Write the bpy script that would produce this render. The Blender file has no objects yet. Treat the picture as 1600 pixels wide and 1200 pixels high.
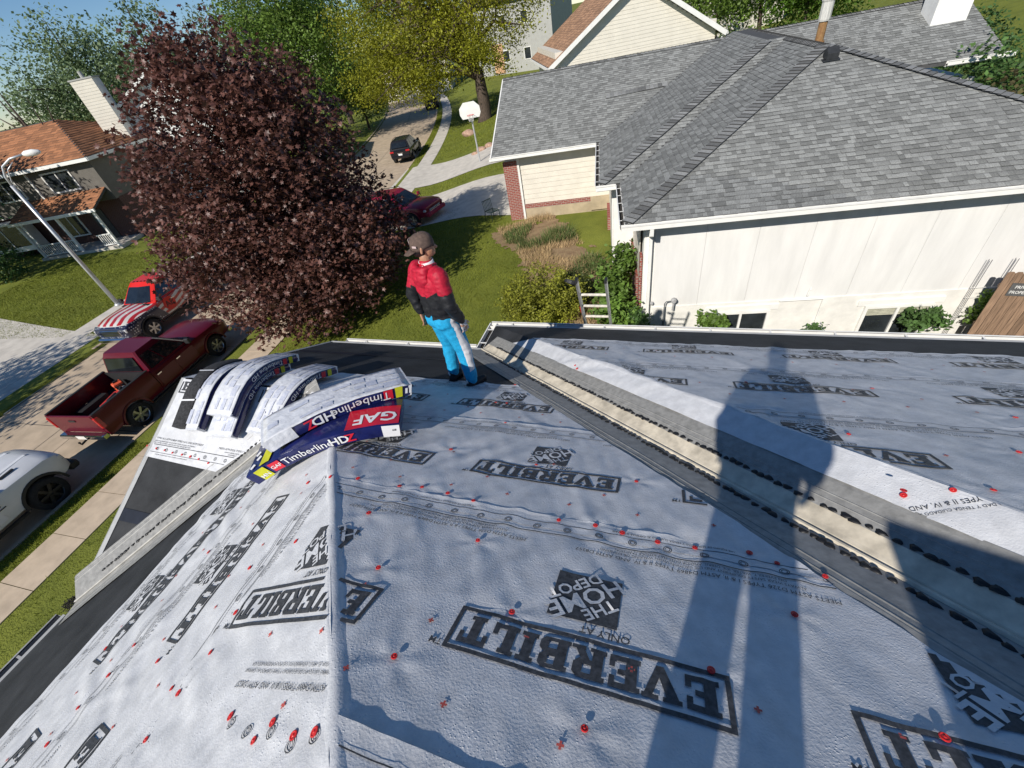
import bpy, bmesh, math, random
import numpy as np
from mathutils import Vector, Matrix
random.seed(7)
rng = np.random.default_rng(7)
SC = bpy.context.scene
COL = SC.collection
R_ = math.radians

# ------------------------------------------------------------------ camera, sky, sun, exposure
CAM_RIGHT = np.array([0.9445, 0.2851, -0.1633])
CAM_DOWN = np.array([0.0734, -0.6675, -0.7410])
CAM_FWD = np.array([-0.3203, 0.6879, -0.6513])
CAM_RIGHT /= np.linalg.norm(CAM_RIGHT)
CAM_FWD = CAM_FWD - CAM_RIGHT * (CAM_FWD @ CAM_RIGHT); CAM_FWD /= np.linalg.norm(CAM_FWD)
CAM_DOWN = np.cross(CAM_FWD, CAM_RIGHT)
CAM_POS = np.array([0.0, 0.0, 8.0])
FPX = 652.9
cam = bpy.data.cameras.new('camera')
cam.lens = FPX / 1600 * 36.0; cam.sensor_width = 36.0
cam.clip_start = 0.05; cam.clip_end = 3000
cam_ob = bpy.data.objects.new('camera', cam); COL.objects.link(cam_ob)
cm = Matrix.Identity(4)
for i in range(3):
    cm[i][0] = CAM_RIGHT[i]; cm[i][1] = -CAM_DOWN[i]; cm[i][2] = -CAM_FWD[i]; cm[i][3] = CAM_POS[i]
cam_ob.matrix_world = cm
SC.camera = cam_ob

SUN_AZ, SUN_EL = R_(75.5), R_(35.3)          # azimuth the light travels towards, elevation of the sun
LIGHT = Vector((math.cos(SUN_EL) * math.cos(SUN_AZ), math.cos(SUN_EL) * math.sin(SUN_AZ), -math.sin(SUN_EL)))
world = bpy.data.worlds.new('World'); SC.world = world; world.use_nodes = True
wn = world.node_tree; bg = wn.nodes['Background']
sky = wn.nodes.new('ShaderNodeTexSky'); sky.sky_type = 'NISHITA'; sky.sun_disc = False
sky.sun_elevation = SUN_EL; sky.sun_rotation = math.atan2(-LIGHT.x, -LIGHT.y)
sky.air_density = 1.0; sky.dust_density = 0.0; sky.ozone_density = 3.0; sky.altitude = 1800
# a few thin clouds, low and high, all over the sky
tc = wn.nodes.new('ShaderNodeTexCoord'); mp = wn.nodes.new('ShaderNodeMapping'); mp.inputs['Scale'].default_value = (1.4, 1.4, 4.5)
nz = wn.nodes.new('ShaderNodeTexNoise'); nz.inputs['Scale'].default_value = 2.2; nz.inputs['Detail'].default_value = 7; nz.inputs['Roughness'].default_value = .6
cr = wn.nodes.new('ShaderNodeValToRGB'); cr.color_ramp.elements[0].position = .52; cr.color_ramp.elements[1].position = .78
cr.color_ramp.elements[1].color = (.16, .16, .16, 1)
mx = wn.nodes.new('ShaderNodeMixRGB'); mx.inputs[2].default_value = (5.0, 5.6, 6.6, 1)
wn.links.new(tc.outputs['Generated'], mp.inputs[0]); wn.links.new(mp.outputs[0], nz.inputs['Vector'])
hs = wn.nodes.new('ShaderNodeHueSaturation'); hs.inputs['Saturation'].default_value = 1.15; hs.inputs['Value'].default_value = 1.15; wn.links.new(sky.outputs[0], hs.inputs['Color'])
wn.links.new(nz.outputs['Fac'], cr.inputs[0]); wn.links.new(cr.outputs[0], mx.inputs[0]); wn.links.new(hs.outputs[0], mx.inputs[1])
wn.links.new(mx.outputs[0], bg.inputs['Color'])
bg.inputs['Strength'].default_value = 0.08
sun = bpy.data.lights.new('sun', 'SUN'); sun.energy = 5.0; sun.angle = R_(0.53); sun.color = (1.0, .945, .86)
sun_ob = bpy.data.objects.new('sun', sun); COL.objects.link(sun_ob)
sun_ob.rotation_euler = LIGHT.to_track_quat('-Z', 'Y').to_euler()
sun_ob.location = (0, 0, 40)
vs = SC.view_settings
vs.view_transform = 'Standard'; vs.look = 'None'; vs.exposure = 0.06; vs.gamma = 1.0; vs.use_curve_mapping = False
SC.cycles.max_bounces = 6; SC.cycles.diffuse_bounces = 3; SC.cycles.glossy_bounces = 3; SC.cycles.transparent_max_bounces = 6
SC.cycles.caustics_reflective = False; SC.cycles.caustics_refractive = False
SC.cycles.use_denoising = True

def ray(p):
    d = CAM_RIGHT * (p[0] - 800) + CAM_DOWN * (p[1] - 600) + CAM_FWD * FPX
    return d / np.linalg.norm(d)
def at(p, z):
    """point of height z seen at a place of the photograph"""
    d = ray(p); return CAM_POS + d * ((z - CAM_POS[2]) / d[2])

# ------------------------------------------------------------------ helpers
def lin(c):
    """sRGB 0-255 -> linear"""
    return tuple(((x / 255) / 12.92 if x / 255 < .04045 else ((x / 255 + .055) / 1.055) ** 2.4) for x in c)
MATS = {}
def mat(name, col, rough=.7, var=.12, scale=8, metal=0., bump=0., bscale=60, coat=0., spec=.4, objvar=0., attr=False, col2=None, detail=4, stretch=None, trans=0.):
    """principled material: base colour broken up by noise, optional fine relief, per-object or per-face variation"""
    if name in MATS: return MATS[name]
    m = bpy.data.materials.new(name); m.use_nodes = True; nt = m.node_tree; N = nt.nodes; Lk = nt.links
    b = N['Principled BSDF']
    b.inputs['Roughness'].default_value = rough; b.inputs['Metallic'].default_value = metal
    b.inputs['Specular IOR Level'].default_value = spec
    if coat: b.inputs['Coat Weight'].default_value = coat; b.inputs['Coat Roughness'].default_value = .08
    tcn = N.new('ShaderNodeTexCoord')
    vec = tcn.outputs['Object']
    if stretch:
        mpn = N.new('ShaderNodeMapping'); mpn.inputs['Scale'].default_value = stretch; Lk.new(vec, mpn.inputs[0]); vec = mpn.outputs[0]
    n1 = N.new('ShaderNodeTexNoise'); n1.inputs['Scale'].default_value = scale; n1.inputs['Detail'].default_value = detail; n1.inputs['Roughness'].default_value = .6
    Lk.new(vec, n1.inputs['Vector'])
    mixn = N.new('ShaderNodeMixRGB')
    c = np.array(col[:3])
    if col2 is None:
        mixn.inputs[1].default_value = (*np.clip(c * (1 - 2 * var), 0, 1), 1); mixn.inputs[2].default_value = (*np.clip(c * (1 + 2 * var), 0, 1), 1)
    else:
        mixn.inputs[1].default_value = (*c, 1); mixn.inputs[2].default_value = (*col2[:3], 1)
    rp = N.new('ShaderNodeMapRange'); rp.inputs['From Min'].default_value = .3; rp.inputs['From Max'].default_value = .7
    Lk.new(n1.outputs['Fac'], rp.inputs['Value']); Lk.new(rp.outputs[0], mixn.inputs[0])
    out = mixn.outputs[0]
    if objvar or attr:
        h = N.new('ShaderNodeHueSaturation'); Lk.new(out, h.inputs['Color'])
        r2 = N.new('ShaderNodeMapRange'); r2.inputs['To Min'].default_value = 1 - (objvar or .3); r2.inputs['To Max'].default_value = 1 + (objvar or .3)
        if attr:
            a = N.new('ShaderNodeAttribute'); a.attribute_name = 'rnd'; Lk.new(a.outputs['Fac'], r2.inputs['Value'])
        else:
            oi = N.new('ShaderNodeObjectInfo'); Lk.new(oi.outputs['Random'], r2.inputs['Value'])
        Lk.new(r2.outputs[0], h.inputs['Value']); out = h.outputs[0]
    Lk.new(out, b.inputs['Base Color'])
    if bump:
        n2 = N.new('ShaderNodeTexNoise'); n2.inputs['Scale'].default_value = bscale; n2.inputs['Detail'].default_value = 3
        Lk.new(vec, n2.inputs['Vector'])
        bn = N.new('ShaderNodeBump'); bn.inputs['Strength'].default_value = 1.0; bn.inputs['Distance'].default_value = bump
        Lk.new(n2.outputs['Fac'], bn.inputs['Height']); Lk.new(bn.outputs[0], b.inputs['Normal'])
    if trans:
        tr = N.new('ShaderNodeBsdfTranslucent'); Lk.new(out, tr.inputs['Color'])
        ms = N.new('ShaderNodeMixShader'); ms.inputs[0].default_value = trans
        Lk.new(b.outputs[0], ms.inputs[1]); Lk.new(tr.outputs[0], ms.inputs[2]); Lk.new(ms.outputs[0], N['Material Output'].inputs[0])
    MATS[name] = m
    return m
def glassmat(name, col=(.02, .025, .03), rough=.06):
    if name in MATS: return MATS[name]
    m = mat(name, col, rough, .2, 3, spec=.8); return m

class MB:
    def __init__(s): s.v = []; s.f = []; s.m = []
    def add(s, vs, fs, m=0):
        b = len(s.v); s.v += [tuple(map(float, x)) for x in vs]; s.f += [tuple(b + i for i in f) for f in fs]; s.m += [m] * len(fs); return s
    def box(s, c, d, m=0, R=None):
        c = np.array(c, float); h = np.array(d, float) / 2
        P = np.array([[x, y, z] for z in (-1, 1) for y in (-1, 1) for x in (-1, 1)]) * h
        if R is not None: P = P @ np.array(R).T
        return s.add(P + c, [(0, 2, 3, 1), (4, 5, 7, 6), (0, 1, 5, 4), (2, 6, 7, 3), (0, 4, 6, 2), (1, 3, 7, 5)], m)
    def beam(s, p, q, w, h, m=0, up=(0, 0, 1)):
        p = np.array(p, float); q = np.array(q, float); d = q - p; L = np.linalg.norm(d); d = d / L
        r = np.cross(d, up)
        if np.linalg.norm(r) < 1e-6: r = np.cross(d, (1, 0, 0))
        r = r / np.linalg.norm(r); u = np.cross(r, d)
        return s.box((p + q) / 2, (w, L, h), m, np.array([r, d, u]).T)
    def tube(s, pts, r, n=8, m=0):
        pts = [np.array(p, float) for p in pts]; K = len(pts)
        rs = [r] * K if np.isscalar(r) else list(r)
        vs = []; ref = None
        for i, p in enumerate(pts):
            t = pts[min(i + 1, K - 1)] - pts[max(i - 1, 0)]; t = t / (np.linalg.norm(t) + 1e-12)
            if ref is None:
                ref = np.cross(t, (0, 0, 1)) if abs(t[2]) < .9 else np.cross(t, (1, 0, 0))
            a = ref - t * (ref @ t); a = a / (np.linalg.norm(a) + 1e-12); ref = a; b_ = np.cross(t, a)
            for k in range(n):
                an = 2 * math.pi * k / n; vs.append(p + rs[i] * (math.cos(an) * a + math.sin(an) * b_))
        fs = [(i * n + k, i * n + (k + 1) % n, (i + 1) * n + (k + 1) % n, (i + 1) * n + k) for i in range(K - 1) for k in range(n)]
        fs += [tuple(range(n - 1, -1, -1)), tuple(range((K - 1) * n, K * n))]
        return s.add(vs, fs, m)
    def prism(s, poly, d, m=0):
        n = len(poly); P = [np.array(p, float) for p in poly]; d = np.array(d, float)
        return s.add(P + [p + d for p in P], [tuple(range(n - 1, -1, -1)), tuple(range(n, 2 * n))] + [(i, (i + 1) % n, n + (i + 1) % n, n + i) for i in range(n)], m)
    def lathe(s, c, axis, prof, n=16, m=0, cap=True):
        """prof: list of (distance along axis, radius)"""
        axis = np.array(axis, float); axis /= np.linalg.norm(axis)
        a = np.cross(axis, (0, 0, 1)) if abs(axis[2]) < .9 else np.cross(axis, (1, 0, 0)); a /= np.linalg.norm(a); b_ = np.cross(axis, a)
        c = np.array(c, float); vs = [c + axis * d + r * (math.cos(2 * math.pi * k / n) * a + math.sin(2 * math.pi * k / n) * b_) for d, r in prof for k in range(n)]
        K = len(prof)
        fs = [(i * n + k, i * n + (k + 1) % n, (i + 1) * n + (k + 1) % n, (i + 1) * n + k) for i in range(K - 1) for k in range(n)]
        if cap: fs += [tuple(range(n - 1, -1, -1)), tuple(range((K - 1) * n, K * n))]
        return s.add(vs, fs, m)
    def loft(s, secs, m=0, closed=True, caps=True):
        n = len(secs[0]); K = len(secs); vs = [p for c in secs for p in c]
        fs = [(i * n + k, i * n + (k + 1) % n, (i + 1) * n + (k + 1) % n, (i + 1) * n + k) for i in range(K - 1) for k in range(n if closed else n - 1)]
        if caps: fs += [tuple(range(n - 1, -1, -1)), tuple(range((K - 1) * n, K * n))]
        return s.add(vs, fs, m)
    def build(s, name, mats, parent=None, smooth=False, bevel=0.):
        if not isinstance(mats, (list, tuple)): mats = [mats]
        me = bpy.data.meshes.new(name); me.from_pydata(s.v, [], s.f)
        for m in mats: me.materials.append(m)
        if len(mats) > 1: me.polygons.foreach_set('material_index', s.m)
        bm = bmesh.new(); bm.from_mesh(me); bmesh.ops.recalc_face_normals(bm, faces=bm.faces[:])
        if bevel: bmesh.ops.bevel(bm, geom=bm.edges[:], offset=bevel, segments=1, affect='EDGES', clamp_overlap=True)
        bm.to_mesh(me); bm.free()
        if smooth: me.polygons.foreach_set('use_smooth', [True] * len(me.polygons))
        o = bpy.data.objects.new(name, me); COL.objects.link(o); o.parent = parent
        return o
def npmesh(name, V, F, mats, parent=None, smooth=False, rnd=None, midx=None):
    """fast mesh from numpy arrays; F is (n,3) or (n,4); rnd: one value per face"""
    V = np.asarray(V, np.float32); F = np.asarray(F, np.int32); k = F.shape[1]
    me = bpy.data.meshes.new(name); me.vertices.add(len(V)); me.vertices.foreach_set('co', V.ravel())
    me.loops.add(F.size); me.loops.foreach_set('vertex_index', F.ravel())
    me.polygons.add(len(F)); me.polygons.foreach_set('loop_start', np.arange(0, F.size, k, dtype=np.int32))
    if smooth: me.polygons.foreach_set('use_smooth', np.ones(len(F), bool))
    if not isinstance(mats, (list, tuple)): mats = [mats]
    for m in mats: me.materials.append(m)
    if midx is not None: me.polygons.foreach_set('material_index', np.asarray(midx, np.int32))
    if rnd is not None:
        a = me.attributes.new('rnd', 'FLOAT', 'FACE'); a.data.foreach_set('value', np.asarray(rnd, np.float32))
    me.update(calc_edges=True); me.validate()
    o = bpy.data.objects.new(name, me); COL.objects.link(o); o.parent = parent
    return o
def inst(me, name, parent=None, loc=(0, 0, 0), rot=(0, 0, 0), scl=(1, 1, 1)):
    o = bpy.data.objects.new(name, me); COL.objects.link(o); o.parent = parent; o.location = loc; o.rotation_euler = rot; o.scale = scl
    return o
def tag(o, label, cat, group=None):
    o['label'] = label; o['category'] = cat
    if group: o['group'] = group
    return o
def kind(o, k): o['kind'] = k; return o
def thing(name, label, cat, loc=(0, 0, 0), rz=0., group=None, scl=1.):
    o = bpy.data.objects.new(name, None); COL.objects.link(o); o.location = loc; o.rotation_euler = (0, 0, rz); o.scale = (scl,) * 3
    o.empty_display_size = .2
    return tag(o, label, cat, group)
def hsh(ix, iy, seed):
    n = (ix.astype(np.int64) * 374761393 + iy.astype(np.int64) * 668265263 + seed * 144665) & 0x7fffffff
    n = ((n ^ (n >> 13)) * 1274126177) & 0x7fffffff
    return ((n ^ (n >> 16)) & 0xffff) / 65535.0
def vnoise(x, y, seed=0):
    x = np.asarray(x, float); y = np.asarray(y, float)
    ix = np.floor(x); iy = np.floor(y); fx = x - ix; fy = y - iy
    fx = fx * fx * fx * (fx * (fx * 6 - 15) + 10); fy = fy * fy * fy * (fy * (fy * 6 - 15) + 10)
    a = hsh(ix, iy, seed); b = hsh(ix + 1, iy, seed); c = hsh(ix, iy + 1, seed); d = hsh(ix + 1, iy + 1, seed)
    return (a + (b - a) * fx) * (1 - fy) + (c + (d - c) * fx) * fy - .5
def smooth01(x): x = np.clip(x, 0, 1); return x * x * (3 - 2 * x)
_tx = {}
def textmesh(s, size=1., bold=0., spacing=1.):
    """verts (n,2) and faces of a line of text, centred, cap height about .7*size"""
    k = (s, bold, spacing)
    if k not in _tx:
        cu = bpy.data.curves.new('txt', 'FONT'); cu.body = s; cu.size = 1.; cu.offset = bold; cu.space_character = spacing
        cu.align_x = 'CENTER'; cu.align_y = 'CENTER'; cu.resolution_u = 2; cu.fill_mode = 'FRONT'
        ob = bpy.data.objects.new('txt', cu); COL.objects.link(ob)
        dg = bpy.context.evaluated_depsgraph_get()
        me = bpy.data.meshes.new_from_object(ob.evaluated_get(dg))
        V = np.array([v.co[:2] for v in me.vertices]); F = [tuple(p.vertices) for p in me.polygons]
        up = [p.normal.z for p in me.polygons]
        F = [f if u > 0 else f[::-1] for f, u in zip(F, up)]
        bpy.data.objects.remove(ob); bpy.data.meshes.remove(me); bpy.data.curves.remove(cu)
        _tx[k] = (V, F)
    V, F = _tx[k]
    return V * size, F
# ------------------------------------------------------------------ our house: the roof being re-covered
EZ, PT = 4.22, .495                       # eave height, roof pitch
CS = 1 / math.sqrt(1 + PT * PT); SN = PT * CS
AX, AY, RY, JX, NY = -5.50, .18, 4.72, -2.56, 5.37
def _pl(o, tx, ty):
    tx = np.array(tx, float); ty = np.array(ty, float); return np.array(o, float), tx, ty, np.cross(tx, ty)
PLN = {'R': _pl((0, RY, EZ), (-1, 0, 0), (0, -CS, SN)), 'N': _pl((0, NY, EZ), (-1, 0, 0), (0, -CS, SN)),
       'L': _pl((AX, 0, EZ), (0, -1, 0), (CS, 0, SN)), 'W': _pl((JX, 0, EZ), (0, -1, 0), (CS, 0, SN)),
       'P': _pl((0, AY, EZ), (1, 0, 0), (0, CS, SN))}
def ab(p, pl):
    """place of the photograph -> plane coordinates"""
    o, tx, ty, n = PLN[pl]; r = ray(p); t = (n @ (o - CAM_POS)) / (n @ r); q = CAM_POS + r * t - o
    return float(q @ tx), float(q @ ty)
def xy2ab(pl, x, y):
    if pl in 'RN': return -x, ((RY if pl == 'R' else NY) - y) / CS
    if pl in 'LW': return -y, (x - (AX if pl == 'L' else JX)) / CS
    return x, (y - AY) / CS
SEED = {'R': 3, 'N': 17, 'L': 29, 'W': 41, 'P': 53}
DIMP = {}
def wr(pl, a, b):
    """wrinkles of the loose sheet"""
    s = SEED[pl]; k = {'R': 1., 'N': 1.05, 'L': .8, 'W': .8, 'P': .9}[pl]
    a = np.asarray(a, float); b = np.asarray(b, float)
    wa = a + .25 * vnoise(a * 1.3, b * 1.3, s + 9)
    h = .016 * vnoise(wa / .62, b / .9, s) + .013 * (.5 - np.sqrt(vnoise((wa + .45 * b) / .21, (b - .2 * a) / .8, s + 1) ** 2 + .012) * 2)
    patchy = .35 + 1.3 * smooth01(vnoise(a / .7, b / .7, s + 6) + .55)
    h += .0125 * patchy * vnoise((wa - .35 * b) / .10, (b + .2 * a) / .42, s + 2) + .004 * vnoise((wa + .5 * b) / .055, b / .16, s + 4) + .0009 * vnoise(a / .045, b / .06, s + 3)
    for (da, db) in DIMP.get(pl, ()):          # the sheet is pinned at every cap nail and puckers round it
        d = np.hypot(a - da, b - db); an = np.arctan2(b - db, a - da)
        w = np.exp(-(d / .16) ** 2)
        h = h * (1 - .85 * np.exp(-(d / .07) ** 2)) + .003 * w * np.cos(an * 5 + da * 20) * np.minimum(d / .05, 1)
    h = h * k + .009
    return .0015 + .004 * np.logaddexp(0, h / .004)
def pp(pl, a, b, h):
    o, tx, ty, n = PLN[pl]; a = np.asarray(a, float)[..., None]; b = np.asarray(b, float)[..., None]; h = np.asarray(h, float)[..., None]
    return o + a * tx + b * ty + h * n

M_ICE = mat('ice_barrier', (.028, .029, .031), .75, .25, 3, bump=.0015, bscale=420, spec=.35)
M_UND = mat('underlayment_white', (.63, .635, .65), .5, .06, 14, bump=.0016, bscale=120, spec=.35, detail=6)
def pebbles(m, sc=60, dist=.004, dens=.42):
    nt = m.node_tree; N = nt.nodes; Lk = nt.links; bs = N['Principled BSDF']; tcn = N.new('ShaderNodeTexCoord')
    vo = N.new('ShaderNodeTexVoronoi'); vo.inputs['Scale'].default_value = sc; vo.feature = 'SMOOTH_F1'; vo.inputs['Smoothness'].default_value = .3; Lk.new(tcn.outputs['Object'], vo.inputs['Vector'])
    mr = N.new('ShaderNodeMapRange'); mr.inputs['From Min'].default_value = .30; mr.inputs['From Max'].default_value = .05; mr.interpolation_type = 'SMOOTHSTEP'; Lk.new(vo.outputs['Distance'], mr.inputs['Value'])
    nz2 = N.new('ShaderNodeTexNoise'); nz2.inputs['Scale'].default_value = 7; nz2.inputs['Detail'].default_value = 5; Lk.new(tcn.outputs['Object'], nz2.inputs['Vector'])
    m2 = N.new('ShaderNodeMapRange'); m2.inputs['From Min'].default_value = dens; m2.inputs['From Max'].default_value = dens + .22; Lk.new(nz2.outputs['Fac'], m2.inputs['Value'])
    mu = N.new('ShaderNodeMath'); mu.operation = 'MULTIPLY'; Lk.new(mr.outputs[0], mu.inputs[0]); Lk.new(m2.outputs[0], mu.inputs[1])
    bn = N.new('ShaderNodeBump'); bn.inputs['Distance'].default_value = dist; Lk.new(mu.outputs[0], bn.inputs['Height'])
    old = [l for l in Lk if l.to_socket == bs.inputs['Normal']]
    if old: Lk.new(old[0].from_socket, bn.inputs['Normal'])
    Lk.new(bn.outputs[0], bs.inputs['Normal'])
pebbles(M_UND, 85, .0016, .44)
M_INK = mat('print_ink', (.06, .062, .068), .6, .25, 60, spec=.3)
M_RED = mat('cap_red', (.62, .03, .03), .35, .1, 30)
M_REDINK = mat('print_red', (.55, .10, .08), .6, .1, 30)
M_MET = mat('flashing_grey', (.27, .265, .25), .5, .12, 7, metal=.0, spec=.5, bump=.0006, bscale=30, stretch=(3, 3, 3))
M_METC = mat('flashing_cream', (.62, .55, .43), .5, .15, 9, spec=.4)
M_METL = mat('flashing_light', (.40, .385, .35), .5, .12, 9, spec=.4)
M_SEAL = mat('sealant', (.012, .012, .013), .5, .2, 30)
M_WHT = mat('white_paint', (.78, .77, .74), .45, .04, 5)
M_DRIP = mat('drip_edge_grey', (.42, .42, .41), .45, .06, 5, spec=.5)
M_SIDE = mat('siding_house', (.52, .48, .42), .6, .05, 3)
M_DARK = mat('gutter_dirt', (.03, .026, .022), .9, .4, 30)

house = thing('house', 'single storey house we stand on, roof stripped and covered in printed white underlayment', 'house')
tops = {}
T3 = (-3.23, 2.45); HX = .72
deck = {'L': [(AX, -7.7), (AX, AY), T3, (HX, -1.5)],
        'R': [(AX, 2.45), T3, (HX, -1.5), (3.66, -1.5), (JX, RY), (AX, RY)],
        'P': [(AX, AY), T3, (AX, 2.45)],
        'W': [(JX, RY), (3.66, -1.5), (3.98, -1.165), (JX, NY)],
        'N': [(JX, NY), (3.98, -1.165), (14, -1.165), (14, NY)]}
def zr(pl, x, y):
    return EZ + PT * {'L': x - AX, 'W': x - JX, 'P': y - AY, 'R': RY - y, 'N': NY - y}[pl]
for pl, poly in deck.items():
    b = MB(); b.prism([(x, y, zr(pl, x, y)) for x, y in poly], (0, 0, -.14)); b.build('roof_slope', M_ICE, house)
b = MB(); b.prism([(AX, -7.7, EZ), (14, -7.7, EZ), (14, -1.165, zr('N', 0, -1.165)), (3.98, -1.165, zr('N', 0, -1.165)), (HX, -1.5, zr('R', 0, -1.5))], (0, 0, -.14)); b.build('roof_slope', M_ICE, house)
# walls under the eaves
b = MB()
foot = [(-5.1, -7.3), (-5.1, 4.3), (-2.15, 4.3), (-2.15, 4.95), (13.6, 4.95), (13.6, -7.3)]
b.prism([(x, y, -.2) for x, y in foot], (0, 0, EZ - .05 + .2)); b.build('wall', M_SIDE, house)
b = MB(); b.prism([(-5.14, .5, EZ - .1), (-5.14, 4.3, EZ - .1), (-5.14, 2.45, EZ + .9)], (.1, 0, 0)); b.build('gable', M_SIDE, house)

# --- sheets of underlayment
def clipgrid(poly, res, mapf):
    P = np.array(poly); lo = P.min(0); hi = P.max(0)
    na = max(2, int((hi[0] - lo[0]) / res) + 1); nb = max(2, int((hi[1] - lo[1]) / res) + 1)
    A, B = np.meshgrid(np.linspace(lo[0], hi[0], na), np.linspace(lo[1], hi[1], nb))
    idx = np.arange(na * nb).reshape(nb, na)
    F = np.stack([idx[:-1, :-1], idx[:-1, 1:], idx[1:, 1:], idx[1:, :-1]], -1).reshape(-1, 4)
    ctr = np.stack([A.ravel(), B.ravel()], 1)
    area = sum(P[i][0] * P[(i + 1) % len(P)][1] - P[(i + 1) % len(P)][0] * P[i][1] for i in range(len(P)))
    if area < 0: P = P[::-1]
    keep = np.ones(len(F), bool)
    for i in range(len(P)):
        p0 = P[i]; d = P[(i + 1) % len(P)] - p0; d = d / np.linalg.norm(d); nrm = np.array([-d[1], d[0]])
        sd = (ctr - p0) @ nrm; keep &= (sd[F] > 0).any(1)
    F = F[keep]
    me = bpy.data.meshes.new('g'); used = np.unique(F); rem = -np.ones(len(ctr), int); rem[used] = np.arange(len(used))
    me.from_pydata([(x, y, 0) for x, y in ctr[used]], [], [tuple(rem[f]) for f in F])
    bm = bmesh.new(); bm.from_mesh(me)
    for i in range(len(P)):
        p0 = P[i]; d = P[(i + 1) % len(P)] - p0; nrm = Vector((-d[1], d[0], 0)).normalized()
        bmesh.ops.bisect_plane(bm, geom=bm.verts[:] + bm.edges[:] + bm.faces[:], plane_co=(p0[0], p0[1], 0), plane_no=-nrm, clear_outer=True)
    bm.to_mesh(me); bm.free()
    n = len(me.vertices); co = np.empty(n * 3, np.float32); me.vertices.foreach_get('co', co); co = co.reshape(-1, 3)
    W = mapf(co[:, 0].astype(float), co[:, 1].astype(float)); me.vertices.foreach_set('co', W.astype(np.float32).ravel())
    me.polygons.foreach_set('use_smooth', [True] * len(me.polygons)); me.update()
    return me
CAPS = {'R': [(617, 1033), (913, 1147), (800, 963), (1110, 1055), (1240, 967), (747, 850), (577, 806), (592, 893), (705, 706), (994, 757), (838, 730), (775, 632), (873, 818), (972, 838), (1027, 853), (1085, 862), (1213, 886), (1288, 907), (740, 787), (700, 775), (660, 766), (625, 764), (1473, 1160), (805, 604), (792, 633), (790, 664), (1170, 870), (930, 827), (560, 752)],
        'L': [(467, 849), (335, 1022), (252, 1035), (215, 1010), (368, 1122), (435, 1132), (468, 1153), (500, 1147), (405, 1160), (374, 960), (170, 1015), (128, 1108), (80, 1165), (235, 1158), (285, 1085), (520, 748), (485, 757), (330, 865), (395, 890), (175, 1057), (275, 1078)],
        'N': [(1325, 683), (1410, 773), (1550, 772), (1590, 712), (1165, 601), (1362, 611), (1585, 657)],
        'W': [(900, 573), (903, 578), (1413, 778), (1490, 770)],
        'P': [(300, 634), (233, 697), (247, 701), (260, 704), (272, 708), (287, 711), (300, 714), (313, 718), (328, 724)]}
for pl, l in CAPS.items(): DIMP[pl] = [ab(p, pl) for p in l]
def sheet(pl, polyxy, res=.025, lift=.004, low=None):
    poly = [xy2ab(pl, *q) for q in polyxy]
    b0 = min(q[1] for q in poly) if low is None else low
    def mf(a, b):
        edge = np.maximum(0, b - b0)
        h = wr(pl, a, b) + lift + .006 * (.6 + vnoise(a / .35, a * 0, 77)) * np.exp(-edge / .03)
        return pp(pl, a, b, h)
    me = clipgrid(poly, res, mf); me.materials.append(M_UND)
    o = bpy.data.objects.new('underlayment_sheet', me); COL.objects.link(o); o.parent = house
    return o
def hipx(y): return -.78 - y
VR, VN, HN = 1.73, 2.56, 2.81          # x+y of the right valley's flashing edges and of the hip beside it
S = {}
for k, (y0, y1) in enumerate(((3.12, 2.06), (2.16, 1.0), (1.10, -.06), (.04, -1.4))):
    left = hipx(y0) if y0 < 2.45 else -3.25
    S['R%d' % k] = sheet('R', [(left + .0, y0), (VR - y0, y0), (VR - y1, y1), (hipx(y1), y1)] if y0 < 2.45 else [(-3.25, y0), (VR - y0, y0), (VR - y1, y1), (hipx(y1), y1), (-3.25, 2.46)], .017 if k > 0 else .028, .003 * (1 + k % 2) + .004 * (3 - k) * 0)
S['P2'] = sheet('R', [(-5.48, 3.02), (-3.24, 3.08), (-3.24, 2.46), (-5.48, 2.46)], .03, .004)
for k, (x0, x1) in enumerate(((-3.82, -2.82), (-2.95, -1.95), (-2.05, -1.2), (-1.3, .6))):
    def ytop(x): return min(-.78 - x, x + 5.25)
    pts = [(x0, -3.2), (x1, -3.2), (x1, ytop(x1)), (x0, ytop(x0))]
    if x0 < -3.0 < x1 or k == 0: pts = [(x0, -3.2), (x1, -3.2), (x1, ytop(x1)), (-3.03, 2.2), (x0, ytop(x0))]
    S['L%d' % k] = sheet('L', pts, .025, .003 + .002 * (k % 2))
S['LW'] = sheet('L', [(-1.72, .92), (-2.05, -.22), (-.95, -1.3), (.35, -1.13)], .02, .0075)
S['P1'] = sheet('P', [(-5.47, 1.57), (-4.35, 1.55), (-3.62, 2.10), (-3.27, 2.44), (-5.47, 2.44)], .025, .004)
S['W'] = sheet('W', [(-1.96, VN + 1.96), (3.2, VN - 3.2), (3.55, HN - 3.55), (-1.6, HN + 1.6)], .025, .004, low=-9)
for k, (y0, y1) in enumerate(((4.42, 3.3), (3.42, 2.25), (2.36, 1.2), (1.3, -1.0))):
    S['N%d' % k] = sheet('N', [(HN - y0, y0), (6.5, y0), (6.5, y1), (HN - y1, y1)], .022, .003 + .002 * (k % 2))

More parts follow.
